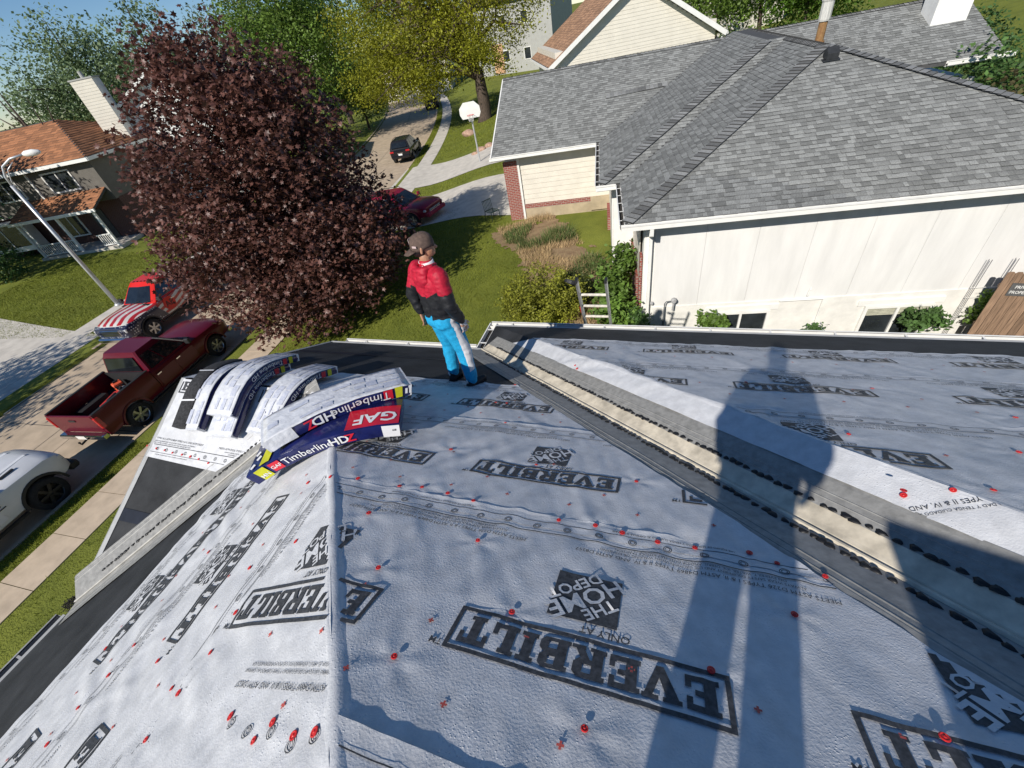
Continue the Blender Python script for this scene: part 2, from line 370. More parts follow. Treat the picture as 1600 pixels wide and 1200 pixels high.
# --- the sheets fold over the hips
def fold(P0, P1, plA, plB, sgn, half, name, lift):
    P0 = np.array(P0, float); P1 = np.array(P1, float); n = 90; m = 13; V = []
    for i in range(n + 1):
        c = P0 + (P1 - P0) * i / n
        for j in range(m):
            q = half * (2 * j / (m - 1) - 1) * (1 + .25 * math.sin(i * .7 + (j > 6) * 2)); x, y = c[0] + q, c[1] + q * sgn; pl = plA if q < 0 else plB
            a, b_ = xy2ab(pl, x, y); w = pp(pl, a, b_, float(wr(pl, a, b_)) - .004 + (lift + .004) * math.exp(-(q / .030) ** 2)); k = math.exp(-(q / .02) ** 2)
            V.append((w[0], w[1], w[2] - k * .003))
    F = [(i * m + j, i * m + j + 1, (i + 1) * m + j + 1, (i + 1) * m + j) for i in range(n) for j in range(m - 1)]
    return npmesh(name, V, F, M_UND, house, smooth=True)
fold((T3[0], T3[1]), (HX, -1.5), 'L', 'R', 1, .05, 'underlayment_fold', .0125)
fold((-1.5, HN + 1.5), (3.4, HN - 3.4), 'W', 'N', 1, .07, 'underlayment_fold', .0085)
# --- printing on the sheets
def bowl(x0, y0, y1, xr, th=.16, ch=.14):
    o = [(x0, y1), (xr - ch, y1), (xr, y1 - ch), (xr, y0 + ch), (xr - ch, y0), (x0, y0)]
    i = [(x0, y1 - th), (xr - ch - .1, y1 - th), (xr - .25, y1 - th - .06), (xr - .25, y0 + th + .06), (xr - ch - .1, y0 + th), (x0, y0 + th)]
    return [[o[k], o[k + 1], i[k + 1], i[k]] for k in range(5)]
def rc(x0, x1, y0, y1): return [(x0, y0), (x1, y0), (x1, y1), (x0, y1)]
_st = [rc(.08, .36, 0, 1), rc(0, .08, 0, .15), rc(0, .08, .85, 1)]
GL = {'E': (.80, _st + [rc(.36, .76, .83, 1), rc(.62, .76, .64, .83), rc(.36, .78, 0, .17), rc(.64, .78, .17, .38), rc(.36, .56, .42, .58)]),
      'V': (.92, [rc(0, .44, .87, 1), rc(.54, .94, .87, 1), [(.07, .87), (.42, 0), (.55, .28), (.36, .87)], [(.42, 0), (.60, 0), (.88, .87), (.68, .87)]]),
      'R': (.90, _st + bowl(.36, .42, 1, .84) + [[(.42, .42), (.58, .13), (.82, .13), (.66, .42)], rc(.56, .94, 0, .13), rc(.36, .44, 0, .13)]),
      'B': (.86, _st + bowl(.36, .49, 1, .80, .13, .12) + bowl(.36, 0, .49, .85, .13, .12)),
      'I': (.50, [rc(.1, .38, 0, 1), rc(0, .1, 0, .15), rc(0, .1, .85, 1), rc(.38, .48, 0, .15), rc(.38, .48, .85, 1)]),
      'L': (.76, _st + [rc(.36, .44, .85, 1), rc(.36, .74, 0, .17), rc(.58, .74, .17, .42)]),
      'T': (.86, [rc(0, .84, .83, 1), rc(0, .13, .6, .83), rc(.71, .84, .6, .83), rc(.28, .56, 0, .83), rc(.18, .28, 0, .15), rc(.56, .66, 0, .15)])}
class Print:
    def __init__(s): s.V = []; s.F = []; s.m = []; s.h = []
    def quad(s, q, T, m=0, dh=0., cell=.025):
        q = [T(*p) for p in q]
        la = max(math.dist(q[0], q[1]), math.dist(q[3], q[2])); lb = max(math.dist(q[1], q[2]), math.dist(q[0], q[3]))
        na = max(1, math.ceil(la / cell)); nb = max(1, math.ceil(lb / cell)); b0 = len(s.V)
        q = np.array(q)
        for j in range(nb + 1):
            for i in range(na + 1):
                u, v = i / na, j / nb
                s.V.append(q[0] * (1 - u) * (1 - v) + q[1] * u * (1 - v) + q[2] * u * v + q[3] * (1 - u) * v); s.h.append(dh)
        for j in range(nb):
            for i in range(na):
                k = b0 + j * (na + 1) + i; s.F.append((k, k + 1, k + na + 2, k + na + 1)); s.m.append(m)
    def text(s, t, size, T, m=0, bold=0., dh=0., spacing=1., sx=1.):
        V, F = textmesh(t, size, bold, spacing); b0 = len(s.V)
        for x, y in V: s.V.append(np.array(T(x * sx, y))); s.h.append(dh)
        for f in F: s.F.append(tuple(b0 + i for i in f)); s.m.append(m)
    def ring(s, r0, r1, T, m=0, n=14):
        for k in range(n):
            a0, a1 = 2 * math.pi * k / n, 2 * math.pi * (k + 1) / n
            s.quad([(r0 * math.cos(a0), r0 * math.sin(a0)), (r1 * math.cos(a0), r1 * math.sin(a0)), (r1 * math.cos(a1), r1 * math.sin(a1)), (r0 * math.cos(a1), r0 * math.sin(a1))], T, m)
    def brand(s, a, b, rot=0., k=1.):
        """framed slab-serif wordmark with the square stencil logo under it"""
        def F(ox, oy, r=0., sc=1.):
            c_, s_ = math.cos(rot + r), math.sin(rot + r); C_, S_ = math.cos(rot), math.sin(rot)
            return lambda x, y: (a + k * (C_ * ox - S_ * oy + sc * (c_ * x - s_ * y)), b + k * (S_ * ox + C_ * oy + sc * (s_ * x + c_ * y)))
        T0 = F(0, 0); W, H, t = .465, .092, .016
        for q in (rc(-W, W, H - t, H), rc(-W, W, -H, -H + t), rc(-W, -W + t, -H + t, H - t), rc(W - t, W, -H + t, H - t)): s.quad(q, T0)
        tot = sum(GL[ch][0] for ch in 'EVERBILT') + .06 * 7; sc = .86 / tot; x = -.43
        for ch in 'EVERBILT':
            w, qs = GL[ch]
            for q in qs: s.quad([(x + px_ * sc, -.058 + py_ * .116) for px_, py_ in q], T0)
            x += (w + .06) * sc
        s.text('TM', .035, F(W + .03, H - .015), bold=.01)
        s.text('ONLY AT', .042, F(-.07, -.125), bold=.012)
        LT = F(.02, -.275)
        s.quad(rc(-.13, .13, -.118, .118), LT)
        for wd, oy, sz in (('THE', .062, .075), ('HOME', .0, .115), ('DEPOT', -.066, .075)):
            r = R_(38); s.text(wd, sz, F(.02 - math.sin(r) * oy - (.02 if wd == 'THE' else -.015 if wd == 'DEPOT' else 0), -.275 + math.cos(r) * oy, r), 1, bold=.02, dh=.0018)
    def border(s, a0, a1, b, flip=False):
        """lines, standards text and nailing marks along the lower edge of a course"""
        I_ = lambda ox, oy: (lambda x, y: (ox - x if flip else ox + x, oy - y if flip else oy + y))
        s.quad(rc(a0, a1, b + .148, b + .154), lambda x, y: (x, y)); s.quad(rc(a0, a1, b + .062, b + .066), lambda x, y: (x, y))
        a = a0 + .4
        while a < a1 - .5:
            s.text('MEETS ASTM D226 TYPES I & II, ASTM D4869 TYPES II & IV, AND ASTM D8257', .030, I_(a, b + .225), sx=1.02)
            s.text('ALWAYS WEAR SAFETY EQUIPMENT AND USE CAUTION WHEN WALKING OR STANDING', .020, I_(a, b + .192))
            s.text('ON EVERBILT, WATER, ICE, DEBRIS, AND/OR DUST MAY REDUCE TRACTION', .020, I_(a, b + .17))
            s.text('USE EQUIPO DE SEGURIDAD Y TENGA CUIDADO AL CAMINAR O PARARSE', .016, I_(a + .1, b + .04))
            a += 1.27
        a = a0 + .08
        while a < a1:
            Tm = I_(a, b + .105); s.ring(.009, .012, Tm); s.ring(.016, .0195, Tm); a += .155
    def plus(s, a, b, r=.011):
        T = lambda x, y: (a + x, b + y)
        s.quad(rc(-r, r, -.0035, .0035), T, 2); s.quad(rc(-.0035, .0035, .0035, r), T, 2); s.quad(rc(-.0035, .0035, -r, -.0035), T, 2)
    def build(s, pl, parent, lift):
        V = np.array(s.V); h = wr(pl, V[:, 0], V[:, 1]) + lift + np.array(s.h) + .0042
        W = pp(pl, V[:, 0], V[:, 1], h); inv = parent.matrix_world
        me = bpy.data.meshes.new('print'); me.from_pydata([tuple(q) for q in W], [], s.F)
        for m in (M_INK, M_UND, M_REDINK): me.materials.append(m)
        me.polygons.foreach_set('material_index', s.m); me.polygons.foreach_set('use_smooth', [True] * len(s.F))
        o = bpy.data.objects.new('printed_lettering', me); COL.objects.link(o); o.parent = parent; kind(o, 'stuff')
        return o
def clipprint(P_, poly, pl):
    """keep only the ink that lies inside the sheet (convex polygon, x,y)"""
    Q = np.array([xy2ab(pl, *q) for q in poly]); 
    ar = sum(Q[i][0] * Q[(i + 1) % len(Q)][1] - Q[(i + 1) % len(Q)][0] * Q[i][1] for i in range(len(Q)))
    if ar < 0: Q = Q[::-1]
    V = np.array(P_.V); ok = np.ones(len(V), bool)
    for i in range(len(Q)):
        d = Q[(i + 1) % len(Q)] - Q[i]; d = d / np.linalg.norm(d); ok &= ((V - Q[i]) @ np.array([-d[1], d[0]])) > -.002
    kp = [all(ok[list(f)]) for f in P_.F]
    P_.F = [f for f, k in zip(P_.F, kp) if k]; P_.m = [m for m, k in zip(P_.m, kp) if k]
    used = sorted({i for f in P_.F for i in f}); rm = {u: i for i, u in enumerate(used)}
    P_.V = [P_.V[i] for i in used]; P_.h = [P_.h[i] for i in used]; P_.F = [tuple(rm[i] for i in f) for f in P_.F]
    return P_
def course(pl, key, poly, rowb, as_, lowb, a0, a1, lift, rot=0., plus=True):
    P_ = Print()
    for a in as_: P_.brand(a, rowb, rot)
    if lowb is not None: P_.border(a0, a1, lowb)
    if plus:
        a = a0 + .1
        while a < a1:
            P_.plus(a, rowb - .02 + .16 * math.sin(a * 9)); P_.plus(a + .17, rowb + .27); a += .36
    clipprint(P_, poly, pl)
    P_.build(pl, S[key], lift)
RB = lambda y: (RY - y) / CS
course('R', 'R3', [(-.8, .02), (1.7, .02), (2.8, -1.1), (.3, -1.1)], RB(-.68), (.75, -.5), RB(.04), -1.8, 1., .006)
course('R', 'R2', [(-1.86, 1.08), (VR - 1.08, 1.08), (1.6, .06), (-.83, .06)], RB(.40), (.17, -1.08), RB(1.10), -1.9, 2.0, .003)
course('R', 'R1', [(-2.9, 2.14), (VR - 2.14, 2.14), (VR - 1.12, 1.12), (-1.86, 1.12)], RB(1.46), (1.88, .61, -.66), RB(2.16), -.6, 3.0, .006)
course('R', 'R0', [(-3.2, 3.1), (VR - 3.1, 3.1), (VR - 2.2, 2.2), (-2.95, 2.2)], RB(2.53), (1.30, 2.6), RB(3.12), -1, 3.3, .003)
LB = lambda x: (x - AX) / CS
course('L', 'L0', [(-3.8, -3.1), (-2.97, -3.1), (-2.97, 2.1), (-3.8, 1.42)], LB(-3.25), (-.35, .93, 2.2, -1.15), LB(-3.8), -2., 3., .003)
course('L', 'L1', [(-2.93, -3.1), (-2.07, -3.1), (-2.07, 1.25), (-2.93, 2.1)], LB(-2.36), (-.56, .74, 2.0), LB(-2.93), -2., 3., .005)
course('L', 'L2', [(-2.03, -3.1), (-1.3, -3.1), (-1.3, .5), (-2.03, 1.2)], LB(-1.5), (1.3, 2.6), LB(-2.03), -1.2, 3., .003)
pw = ab((462, 944), 'L'); PW = Print(); PW.brand(pw[0], pw[1], R_(-83.7)); 
q = ab((440, 1075), 'L')
for t_, sz, dy in (('ASTM D4869 TYPES II & IV, AND ASTM D8257', .030, 0), ('SIEMPRE USE EQUIPO DE SEGURIDAD Y TOME CUIDADO AL CAMINAR', .018, -.045), ('AGUA, EL HIELO, LOS RESIDUOS O EL POLVO PUEDEN REDUCIR', .018, -.068)):
    PW.text(t_, sz, (lambda cx, cy: (lambda x, y: (cx + .11 * x + .994 * y, cy - .994 * x + .11 * y)))(q[0] - dy * -1, q[1]))
for px_ in ((430, 995), (510, 990), (450, 1105), (560, 1000)): PW.plus(*ab(px_, 'L'))
for px_ in ((370, 1133), (395, 1147), (433, 1148), (463, 1168), (500, 1154)):
    aa, bb = ab(px_, 'L'); PW.ring(.009, .012, lambda x, y: (aa + x, bb + y)); PW.ring(.016, .0195, lambda x, y: (aa + x, bb + y))
clipprint(PW, [(-1.72, .92), (-2.05, -.22), (-.95, -1.3), (.35, -1.13)], 'L'); PW.build('L', S['LW'], .0075)
# the same wordmark runs on over the hip: unfold its place on to the right-hand slope
hL = np.array([1, 1 / CS]); hL /= np.linalg.norm(hL); nL_ = np.array([hL[1], -hL[0]]); hR = np.array([-1, 1 / CS]); hR /= np.linalg.norm(hR); nR_ = np.array([hR[1], -hR[0]])
tL = np.array(xy2ab('L', *T3)); tR = np.array(xy2ab('R', *T3)); dv = np.array(pw) - tL; cR = tR + hR * (dv @ hL) + nR_ * (dv @ nL_)
PR = Print(); PR.brand(cR[0], cR[1], 0.); clipprint(PR, [(-1.86 + .02, 1.09), (.2, 1.09), (.2, .05), (-.83 + .02, .05)], 'R')
if PR.F: PR.build('R', S['R2'], .0036)
course('P', 'P1', [(-5.46, 1.58), (-4.36, 1.56), (-3.64, 2.10), (-3.29, 2.42), (-5.46, 2.42)], (2.36 - AY) / CS, (-4.99, -3.7), (1.57 - AY) / CS, -5.6, -3, .004)
NB = lambda y: (NY - y) / CS
for k, (yr, yl, as_) in enumerate(((3.98, 4.42, (-.32, -1.72, -3.1, -4.5, 1.0)), (2.83, 3.42, (-1.08, -2.5, .2, -3.9)), (1.78, 2.36, (-.92, -2.3)), (.7, 1.3, (-1.6, -2.9)))):
    y1 = (3.4, 2.34, 1.28, -.6)[k]
    course('N', 'N%d' % k, [(HN - yl + .03, yl), (6.4, yl), (6.4, y1), (HN - y1 + .03, y1)], NB(yr), as_, NB(yl), -5.5, 1.5, .003 + .002 * (k % 2))
P_ = Print(); qa = ab((1480, 790), 'W')
for t_, sz, dy in (('ASTM D4869 TYPES II & IV, AND ASTM D8257', .032, 0.), ('SEGURIDAD Y TENGA CUIDADO AL CAMINAR', .02, .035)):
    P_.text(t_, sz, (lambda cx, cy: (lambda x, y: (cx + .11 * x + .994 * y, cy - .994 * x + .11 * y)))(qa[0] + dy, qa[1]))
clipprint(P_, [(-1.96, VN + 1.96), (3.2, VN - 3.2), (3.55, HN - 3.55), (-1.6, HN + 1.6)], 'W')
if P_.F: P_.build('W', S['W'], .004)

b = MB(); b.prism([(-5.46, .93, zr('P', 0, .93) + .003), (-4.62, .95, zr('P', 0, .95) + .003), (-4.52, 1.06, zr('P', 0, 1.06) + .003), (-5.46, 1.05, zr('P', 0, 1.05) + .003)], (0, 0, .003)); b.build('ice_barrier_lap', mat('ice_seam', (.012, .014, .022), .5, .2, 6), house)
b = MB(); b.prism([(-5.4, 4.05, zr('R', 0, 4.05) + .003), (-2.2, 4.05, zr('R', 0, 4.05) + .003), (-2.1, 3.98, zr('R', 0, 3.98) + .003), (-5.4, 3.96, zr('R', 0, 3.96) + .003)], (0, 0, .003)); b.build('ice_barrier_lap', mat('ice_seam', (.012, .014, .022), .5, .2, 6), house)
# --- plastic cap nails
b = MB(); b.lathe((0, 0, 0), (0, 0, 1), [(0, .0155), (.0025, .0155), (.0035, .012), (.002, .009), (.003, .005), (.0045, .003)], 14); cap = b.build('cap_nail', M_RED, house)
capme = cap.data; first = True
for pl, l in CAPS.items():
    o, tx, ty, n = PLN[pl]; rot = Matrix([[tx[i], ty[i], n[i]] for i in range(3)]).to_euler()
    for p in l:
        a, b_ = ab(p, pl); w = pp(pl, a, b_, wr(pl, a, b_) + .010)
        c_ = cap if first else inst(capme, 'cap_nail', house); first = False
        c_.location = w; c_.rotation_euler = rot; c_.rotation_euler.rotate_axis('X', random.uniform(-.12, .12))
        s_ = random.uniform(.70, .95); c_.scale = (s_, s_, 1)

# --- valley flashings
def valley(P0, d, L, dR, dN, name, dabs, rib):
    """P0 lower end, d (1,-1,p) direction, wings of horizontal offset dR / dN"""
    P0 = np.array(P0, float); d = np.array(d, float); sgn = np.array([1., 1., 0]) if d[1] < 0 else np.array([1., -1., 0])
    nL = np.cross(d, np.array([-1, -1, PT]) if d[1] < 0 else np.array([-1, 1, PT])); nL = nL / np.linalg.norm(nL) * (1 if nL[2] > 0 else -1)
    nR = np.cross(d, np.array([1, 1, PT]) if d[1] < 0 else np.array([1, -1, PT])); nR = nR / np.linalg.norm(nR) * (1 if nR[2] > 0 else -1)
    def cross(t, q, h):
        side = nR if q > 0 else nL if q < 0 else (nL + nR) / np.linalg.norm(nL + nR)
        return P0 + d * t + sgn * q + np.array([0, 0, PT * abs(q)]) + side * h
    v = thing_part = None
    def strip(prof, m, nm, parent, t0=0., t1=L, seg=24):
        b = MB(); secs = []
        for k in range(seg + 1):
            t = t0 + (t1 - t0) * k / seg
            secs.append([cross(t, q, h + .0025 * math.sin(t * 7 + q * 30) * (abs(q) > .1)) for q, h in prof])
        b.loft(secs, 0, closed=False, caps=False); o = b.build(nm, m, parent)
        md = o.modifiers.new('t', 'SOLIDIFY'); md.thickness = .0012
        return o
    wing = strip([(-dR, .010), (-dR + .02, .014), (-.19, .013), (-.186, .016), (-.182, .013), (-.16, .013), (-.156, .016), (-.152, .013), (-.05, .012), (-.022, .010)], M_MET, name, house)
    strip([(dN, .012), (dN - .02, .014), (dN - .06, .013), (dN - .063, .016), (dN - .066, .013), (dN - .085, .013), (dN - .088, .016), (dN - .091, .013), (.09, .012), (.084, .012)], M_MET, 'flashing_wing', wing)
    strip([(-.022, .010), (-.018, .022), (-.012, .025), (-.006, .022), (-.003, .010)], rib, 'flashing_rib', wing)
    strip([(-.003, .009), (.002, .004), (.007, .010)], M_SEAL, 'flashing_gap', wing)
    strip([(.007, .011), (.014, .014), (.03, .012), (.084, .012)], rib, 'flashing_channel', wing)
    for q in dabs:
        t = .25
        while t < L - .1:
            o = inst(random.choice(DAB), 'sealant_dab', wing)
            c_ = cross(t, q + random.uniform(-.004, .004), .013); o.location = c_
            o.rotation_euler = Vector(d).to_track_quat('X', 'Z').to_euler()
            s_ = random.uniform(.8, 1.25); o.scale = (s_ * random.uniform(.9, 1.3), s_, 1)
            t += random.uniform(.022, .045)
    return wing
DAB = []
for k in range(4):
    V = []; n1 = 9
    for j, (rr, zz) in enumerate(((1., 0), (.9, .006), (.5, .010))):
        for i in range(n1):
            an = 2 * math.pi * i / n1; r = rr * (1 + .35 * math.sin(3 * an + k) * random.random() + random.uniform(-.12, .12))
            V.append((.021 * r * math.cos(an), .0155 * r * math.sin(an), zz * .8))
    V.append((0, 0, .011))
    Fq = [(j * n1 + i, j * n1 + (i + 1) % n1, (j + 1) * n1 + (i + 1) % n1, (j + 1) * n1 + i) for j in range(2) for i in range(n1)] + [(2 * n1 + i, 2 * n1 + (i + 1) % n1, 3 * n1) for i in range(n1)]
    me = bpy.data.meshes.new('sealant_dab'); me.from_pydata(V, [], Fq); me.materials.append(M_SEAL); me.polygons.foreach_set('use_smooth', [True] * len(Fq)); DAB.append(me)
valley((JX, RY, EZ), (1, -1, PT), 4.6, .215, .205, 'valley_flashing', (-.052, .092), M_METC)
valley((AX, AY, EZ), (1, 1, PT), 2.2, .20, .21, 'valley_flashing', (-.075,), M_METL)

# --- eaves: gutters and drip edges
def gutter(p, q, out, nm='gutter', brackets=True, m=None):
    p = np.array(p, float); q = np.array(q, float); out = np.array(out, float); m = m or M_WHT
    b = MB(); up = (0, 0, 1); z = np.array([0, 0, 1.])
    b.beam(p + out * .01 - z * .06, q + out * .01 - z * .06, .006, .12); b.beam(p + out * .06 - z * .118, q + out * .06 - z * .118, .10, .006)
    b.beam(p + out * .115 - z * .055, q + out * .115 - z * .055, .006, .12); b.beam(p + out * .121 + z * .004, q + out * .121 + z * .004, .018, .014)
    for e_ in (p, q): b.beam(e_ + out * .008 - z * .06, e_ + out * .12 - z * .06, .005, .11)
    g = b.build(nm, m, house)
    b = MB(); b.beam(p + out * .06 - z * .085, q + out * .06 - z * .085, .09, .05); b.build('debris', M_DARK, g)
    if brackets:
        L_ = np.linalg.norm(q - p); n_ = max(2, int(L_ / .75))
        for k in range(n_):
            c_ = p + (q - p) * ((k + .5) / n_); b = MB(); b.beam(c_ + out * .0 - z * .0, c_ + out * .12 - z * .002, .022, .006); b.build('gutter_bracket', m, g)
    return g
gz = EZ - .02
gutter((AX + .25, RY + .01, gz), (JX - .16, RY + .01, gz), (0, 1, 0))
gutter((JX - .01, RY + .02, gz), (JX - .01, NY + .1, gz), (-1, 0, 0))
gutter((JX - .12, NY + .01, gz), (13.9, NY + .01, gz), (0, 1, 0))
gutter((AX - .01, -7.6, gz), (AX - .01, AY - .14, gz), (-1, 0, 0), m=mat('gutter_grey', (.3, .3, .3), .5))
b = MB()
for k in range(60):
    a_, r_ = random.random() * 6.28, random.random() ** .6 * .08
    c_ = np.array((AX - .05 + math.cos(a_) * r_, AY - .02 + math.sin(a_) * r_, EZ - .01 + .03 * random.random()))
    t_ = np.array([random.gauss(0, 1), random.gauss(0, 1), random.gauss(0, .4)]); t_ = t_ / np.linalg.norm(t_) * .03
    b.beam(c_ - t_, c_ + t_, .006, .005)
kind(b.build('leaf_debris', M_DARK, house), 'stuff')
def drip(p, q, nm='drip_edge'):
    p = np.array(p, float); q = np.array(q, float); b = MB(); z = np.array([0, 0, 1.])
    b.beam(p + z * .006, q + z * .006, .07, .004); b.beam(p - z * .04 - np.array([.033, 0, 0]), q - z * .04 - np.array([.033, 0, 0]), .004, .09)
    return b.build(nm, M_DRIP, house)
pk = EZ + PT * 2.27
drip((AX, AY, EZ), (AX, 2.45, pk)); drip((AX, RY, EZ), (AX, 2.45, pk))
b = MB(); b.beam((AX, RY, EZ + .005), (JX, RY, EZ + .005), .05, .004); b.build('drip_edge', M_DRIP, house)
b = MB(); b.beam((JX, NY, EZ + .005), (14, NY, EZ + .005), .05, .004); b.build('drip_edge', M_DRIP, house)
b = MB(); b.beam((AX, -7.7, EZ + .005), (AX, AY - .12, EZ + .005), .05, .004); b.build('drip_edge', M_DRIP, house)
# ------------------------------------------------------------------ ground, street, pavements
def xs(y):
    """line of the near pavement"""
    y = np.asarray(y, float); yc = np.clip(y, 0, 85)
    return -13.5 - .06 * y - .0032 * yc * yc - np.where(y > 85, (y - 85) * .54, 0)
def along(y, off):
    d = 1e-2; t = np.stack([xs(y + d) - xs(y - d), np.full(np.shape(y), 2 * d)], -1); t = t / np.linalg.norm(t, axis=-1, keepdims=True)
    n = np.stack([t[..., 1], -t[..., 0]], -1)      # to the east
    return np.stack([xs(y), y], -1) + n * np.asarray(off)[..., None]
W_CURB, W_FAR = -1.5, -9.2
def soff(x, y):
    sl = .06 + .0064 * np.clip(y, 0, 85); return (np.asarray(x) - xs(y)) / np.sqrt(1 + sl * sl)
def gz_(x, y):
    s = soff(x, y)
    z = np.where(s > W_CURB, .12 + .86 * smooth01((s - .9) / 6.5), np.where(s > W_FAR, -.10, .12 + .25 * smooth01((W_FAR - 2.6 - s) / 12)))
    far = np.clip((np.asarray(y) - 60) / 200, 0, 1); back = np.clip((np.asarray(x) - 14) / 30, 0, 1)
    z = z - np.where(s > 0, 1, 0) * 1.9 * smooth01((np.asarray(x) + 1.9 + .0 * y) / 2.6) * smooth01((19.5 - np.asarray(y)) / 5)
    return z + 6 * far * far + np.where(s > 0, 1, 0) * 5. * back * back
def gnd(x, y): return float(gz_(np.array([x]), np.array([y]))[0])
M_LAWN = mat('lawn', (.115, .14, .022), .9, .3, .9, bump=.03, bscale=28, col2=(.20, .22, .035), detail=8, spec=.2)
M_STREET = mat('street_concrete', (.46, .365, .265), .85, .1, 1.4, bump=.002, bscale=80, detail=8, spec=.25)
M_WALK = mat('pavement_concrete', (.52, .42, .315), .85, .08, 2.5, bump=.002, bscale=70, detail=8, spec=.25)
M_DRIVE = mat('driveway_concrete', (.56, .52, .46), .85, .08, 2.0, bump=.002, bscale=70, detail=8, spec=.25)
ys = np.concatenate([np.linspace(-40, 70, 221), np.linspace(72, 160, 45), np.linspace(170, 900, 40)])
offs = np.concatenate([np.linspace(-700, -60, 24), np.linspace(-55, -14, 42), np.array([-13, -12, -11, -10.4, -9.8, -9.32, -9.2, -9.19, -6, -3, -1.51, -1.5, -1.3, -.62, -.58, 0, .58, .62]), np.linspace(1, 14, 40), np.linspace(14.5, 40, 52), np.linspace(42, 700, 30)])
YY, OO = np.meshgrid(ys, offs, indexing='ij')
XYg = along(YY, OO)
Zg = gz_(XYg[..., 0], XYg[..., 1]); Zg = np.where((OO < -1.505) & (OO > -9.195), -.10, Zg)
nI, nJ = YY.shape; idx = np.arange(nI * nJ).reshape(nI, nJ)
Fg = np.stack([idx[:-1, :-1], idx[:-1, 1:], idx[1:, 1:], idx[1:, :-1]], -1).reshape(-1, 4)
ground = kind(npmesh('ground', np.dstack([XYg, Zg]).reshape(-1, 3), Fg, M_LAWN, smooth=True), 'structure')
def strip(name, o0, o1, y0, y1, m, zf=None, step=.5, lift=.02, parent=None):
    yv = np.arange(y0, y1 + step / 2, step); o_ = np.linspace(o0, o1, 4)
    Y2, O2 = np.meshgrid(yv, o_, indexing='ij'); q = along(Y2, O2); z = (gz_(q[..., 0], q[..., 1]) if zf is None else np.full(Y2.shape, zf)) + lift
    ix = np.arange(Y2.size).reshape(Y2.shape); F = np.stack([ix[:-1, :-1], ix[:-1, 1:], ix[1:, 1:], ix[1:, :-1]], -1).reshape(-1, 4)
    return npmesh(name, np.dstack([q, z]).reshape(-1, 3), F, m, parent, smooth=True)
street = kind(strip('street', W_CURB - .02, W_FAR + .02, -40, 150, M_STREET, zf=0, lift=0), 'structure')
near_walk = bpy.data.objects.new('pavement', None); COL.objects.link(near_walk); kind(near_walk, 'structure')
far_walk = bpy.data.objects.new('pavement', None); COL.objects.link(far_walk); kind(far_walk, 'structure')
# each concrete slab of the pavement is its own piece
def slab(o0, o1, y0, y1, m, parent, lift=.025, name='slab'):
    yv = np.linspace(y0 + .008, y1 - .008, 4); c0 = along(yv, np.full(4, o0)); c1 = along(yv, np.full(4, o1))
    V = []
    for k in range(4):
        for c in (c0[k], c1[k]): V.append((c[0], c[1], gnd(c[0], c[1]) + lift))
    n = len(V); V = V + [(x, y, z - .09) for x, y, z in V]
    F = []
    for k in range(3):
        F.append((2 * k, 2 * k + 1, 2 * k + 3, 2 * k + 2))
    ring = [0, 1, 3, 5, 7, 6, 4, 2]
    for i in range(8):
        a, b_ = ring[i], ring[(i + 1) % 8]; F.append((a, a + n, b_ + n, b_))
    b = MB(); b.add(V, F); return b.build(name, m, parent)
y = -6.
while y < 95:
    d = 1.25
    slab(-.6, .6, y, y + d, M_WALK if y < 24 else M_DRIVE, near_walk); y += d
y = 2.
while y < 40:
    slab(-12.3, -11.0, y, y + 1.5, M_DRIVE, far_walk); y += 1.5
def kerb(off, y0, y1, name='kerb'):
    yv = np.arange(y0, y1, 1.0); b = MB(); secs = []
    for yy in yv:
        c = along(np.array([yy]), np.array([off]))[0]; e = along(np.array([yy]), np.array([off + (.16 if off > -5 else -.16)]))[0]
        secs.append([(c[0], c[1], -.05), (c[0], c[1], .125), (e[0], e[1], .135), (e[0], e[1], -.05)])
    b.loft(secs); return kind(b.build(name, M_STREET, None), 'structure')
kerb(W_CURB, -20, 21.2); kerb(W_CURB, 25, 27.4); kerb(W_CURB, 33.6, 120); kerb(W_FAR, -20, 4.4); kerb(W_FAR, 9.6, 110)
# street joints: long centre joint and cross joints, thin dark tar lines
M_TAR = mat('joint_tar', (.10, .085, .07), .9, .2, 20)
b = MB()
def ln(o0, y0, o1, y1, w=.03, z=.004, n=1):
    for k in range(n):
        t0, t1 = k / n, (k + 1) / n
        p = along(np.array([y0 + (y1 - y0) * t0]), np.array([o0 + (o1 - o0) * t0]))[0]; q = along(np.array([y0 + (y1 - y0) * t1]), np.array([o0 + (o1 - o0) * t1]))[0]
        d = q - p; d = d / np.linalg.norm(d); nn = np.array([-d[1], d[0]]) * w / 2
        b.add([(*(p - nn), z), (*(q - nn), z), (*(q + nn), z), (*(p + nn), z)], [(0, 1, 2, 3)])
ln(-5.35, -20, -5.35, 100, n=80)
for yy in np.arange(-18, 90, 4.6): ln(W_CURB - .05, yy, W_FAR + .05, yy + random.uniform(-.1, .1), .025)
for k in range(9):
    y0 = random.uniform(-5, 25); o0 = random.uniform(-8, -3)
    for j in range(5):
        o1 = o0 + random.uniform(-.7, .5); y1 = y0 + random.uniform(.3, 1.2); ln(o0, y0, o1, y1, .02); o0, y0 = o1, y1
kind(b.build('joint_lines', M_TAR, street), 'stuff')
